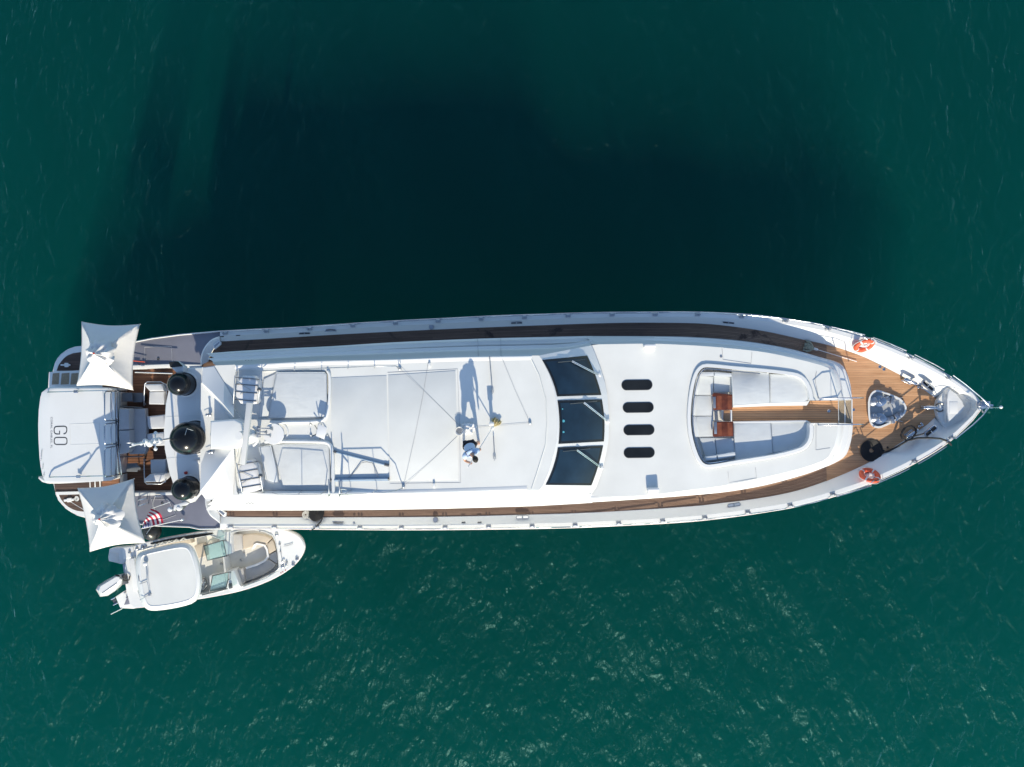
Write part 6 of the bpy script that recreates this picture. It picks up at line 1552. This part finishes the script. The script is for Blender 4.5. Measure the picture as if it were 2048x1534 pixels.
    bm = bmesh.new(); bmesh.ops.create_uvsphere(bm, u_segments=18, v_segments=12, radius=.085, matrix=Matrix.Translation(P(290.5, 1127.5, 2.66)) @ Matrix.Diagonal((1, 1, .7, 1))); finish(bm, 'gps_dome', 'white_plastic', t, 60)
    tubes('rod_holder', [[P(279, 1168, 2.62), P(294, 1163, 2.63)], [P(280, 1200, 2.62), P(299, 1189, 2.63)]], .012, 'dull_steel', t, 5)
    box('maker_plate', P(277.5, 1157, 2.57), (.03, .22, .02), 'dull_steel', t, .12, .004)
    lathe('aerial_foot', [(.06, 0), (.04, .05), (0, .06)], P(299.5, 1189, 2.6), 'dull_steel', t, 10)
    # stern: transom, sun-pad platforms, outboard
    seat([(218, 1098), (226, 1095.5), (262, 1093), (262, 1116), (246, 1129), (240, 1127.5), (217, 1123), (215.5, 1116)], .62, 'gelcoat', 'swim_step', .3, .05)
    prism('step_pad', pp([(218, 1104), (236, 1106), (239, 1126), (218, 1122), (216.6, 1114)], .632), .02, 'panel_white', t, .006)
    seat([(245, 1095), (267, 1092), (268, 1114), (246, 1119)], .82, 'gelcoat', 'stern_locker', .4, .03)
    seat([(230, 1194), (247, 1183), (262, 1174), (285, 1184), (290, 1213), (266, 1218), (240, 1217)], .62, 'gelcoat', 'swim_step', .3, .05)
    prism('step_pad', pp([(258, 1184), (277, 1185), (282, 1202), (272, 1206), (248, 1210)], .632), .02, 'grey_paint', t, .006)
    seat([(258, 1118), (268, 1116), (279, 1180), (266, 1182)], .95, 'gelcoat', 'transom', .6, .03)
    prism('motor_well', pp([(245, 1129), (257, 1120), (265, 1176), (252, 1180)], .50), .3, 'dull_steel', t, .02)
    tube('steering_hose', [P(231, 1150, 1.28), P(237, 1151, 1.25), P(243, 1159, 1.1), P(251, 1161.5, .95), P(258, 1160, .9), P(260, 1152, .8)], .024, 'black_rubber', t, 7)
    # outboard cowling, faceted, tilted to one side
    base = [(191.5, 1179), (196, 1171), (214, 1159), (231, 1150.5), (238.5, 1149.5), (246, 1158.5), (244, 1166), (231, 1181.5), (216, 1191.5), (200, 1193.5)]
    ob = bmesh.new(); r0 = [Vector((p.x, p.y, .45)) for p in pp(offset_poly(base, -3), .9)]; r1 = pp(base, .95); r2 = pp(offset_poly(base, -1.8), 1.22); r3 = pp([(197.5, 1182), (201, 1173), (217, 1163), (232, 1154), (237, 1154.5), (240, 1159), (236, 1164), (225, 1173), (213, 1181), (203, 1186)], 1.34)
    V = [[ob.verts.new(p) for p in r] for r in (r0, r1, r2, r3)]
    for A, B in zip(V, V[1:]):
        for k in range(len(A)): ob.faces.new((A[k], A[(k + 1) % len(A)], B[(k + 1) % len(A)], B[k]))
    ob.faces.new(V[-1]); motor = finish(ob, 'outboard_motor', 'gelcoat', t, 20)
    tubes('cowling_seam', [[p + Vector((0, 0, .004)) for p in r2[:6]], [P(204, 1187, 1.35), P(234, 1166, 1.35)]], .010, 'lettering_light', motor, 4)
    prism('motor_bracket', pp([(238, 1153), (250, 1150), (254, 1168), (244, 1170)], .9), .5, 'dark_metal', motor, .02)
    tube('lower_unit', [P(220, 1171, .5), P(222, 1171, -.6)], .12, 'raft_white', motor, 8)
    tubes('boarding_ladder', [[P(222, 1199, .6), P(230, 1195, .62)], [P(226.5, 1210, .6), P(235, 1206, .62)], [P(222, 1228, .55), P(244, 1217, .62)]], .022, 'steel', t)
    prism('ladder_step', pp([(224, 1199.5), (230, 1197), (234.5, 1207), (229, 1209.5)], .58), .03, 'dark_metal', t)
    # deck fittings
    for x, y, r in ((553.5, 1069, .07), (565, 1133, .07), (559.5, 1088, .045), (561, 1103, .03), (573.5, 1124.5, .045), (520, 1062, .03), (443, 1127, .045), (482, 1119.5, .045), (488, 1106, .03), (259, 1104.5, .05), (274, 1097, .06), (285, 1095, .07), (292, 1093.5, .05), (250, 1184.5, .045), (254, 1195, .04)):
        z = zg(x) + .005 if not (430 < x < 500 and 1100 < y < 1130) else .465
        if x < 262: z = .84 if y < 1150 else .64
        lathe('deck_fitting', [(r, 0), (r, .025), (r * .6, .05), (0, .055)], P(x, y, z), 'dull_steel', t, 12)
    tubes('anchor_locker_hinge', [[P(568, 1092, zg(568) + .03), P(577, 1090.5, zg(577) + .03), P(586, 1087, zg(586) + .03)], [P(561, 1093, zg(561) + .01), P(562.5, 1110, zg(561) + .01), P(565, 1123, zg(561) + .01)]], .010, 'dull_steel', t, 5)
    tubes('bow_cleat', [[P(563, 1127, zg(563) + .05), P(566, 1123, zg(563) + .07), P(569, 1124, zg(563) + .07)], [P(570, 1134, zg(563) + .05), P(574, 1131, zg(563) + .07), P(572, 1126, zg(563) + .05)]], .022, 'steel', t)
    for x, y in ((594, 1118), (586.5, 1129)): 
        b = bmesh.new(); box_into(b, P(x, y, zg(x) + .03), (.10, .12, .05), .9, .015); finish(b, 'bow_chock', 'dull_steel', t, 40)
    # registration marks on the lower bow flank (red characters, unreadable in the photograph)
    for x, y in ((571, 1140.5), (565.5, 1144), (562, 1146)): box('registration_mark', P(x, y, zg(x) + .006), (.035, .05, .004), 'red_plastic', t, .5)
    tubes('bow_grab_rail', [[P(467, 1060.5, zg(470) + .07), P(510, 1056.8, zg(510) + .07), P(543, 1066.5, zg(543) + .07)], [P(487, 1173, zg(480) + .07), P(530, 1157, zg(530) + .07), P(556, 1142, zg(550) + .07)]], .018, 'dull_steel', t)
    tubes('side_rail', [[P(404, 1190, zg(404) + .06), P(430, 1184, zg(430) + .06), P(460, 1176, zg(460) + .06)]], .02, 'dark_metal', t)
    b = bmesh.new(); box_into(b, P(461, 1172, zg(460) + .12), (.12, .20, .12), .2, .03); finish(b, 'spot_light', 'dark_metal', t, 40)
    # dark canvas cover rolled along the upper side, fenders line
    strip('side_cover', [pp([(300, 1086), (340, 1077), (380, 1070.5), (425, 1065)], lambda x: zg(x) + .02), pp([(302, 1089), (342, 1080.5), (384, 1077), (428, 1067)], lambda x: zg(x) + .04)], 'black_rubber', t)
    ml = tube('mooring_line', [P(464, 1060, zg(464) + .05), P(462, 1057.5, 1.6), P(460, 1056, zcap(460))], .014, 'rope_white'); tag(ml, 'short white line tying the small boat to the side of the yacht', 'rope')
    # small boat's own lines along the upper cockpit edge
    for i in range(5): 
        x = 305 + 14 * i; tube('fender_line', [P(x, 1091 - 2.8 * i, zg(x) + .05), P(x + 6, 1087 - 2.8 * i, zg(x) + .08), P(x + 11, 1089 - 2.8 * i, zg(x) + .05)], .03, 'rope_cream', t, 6)
build_tender()
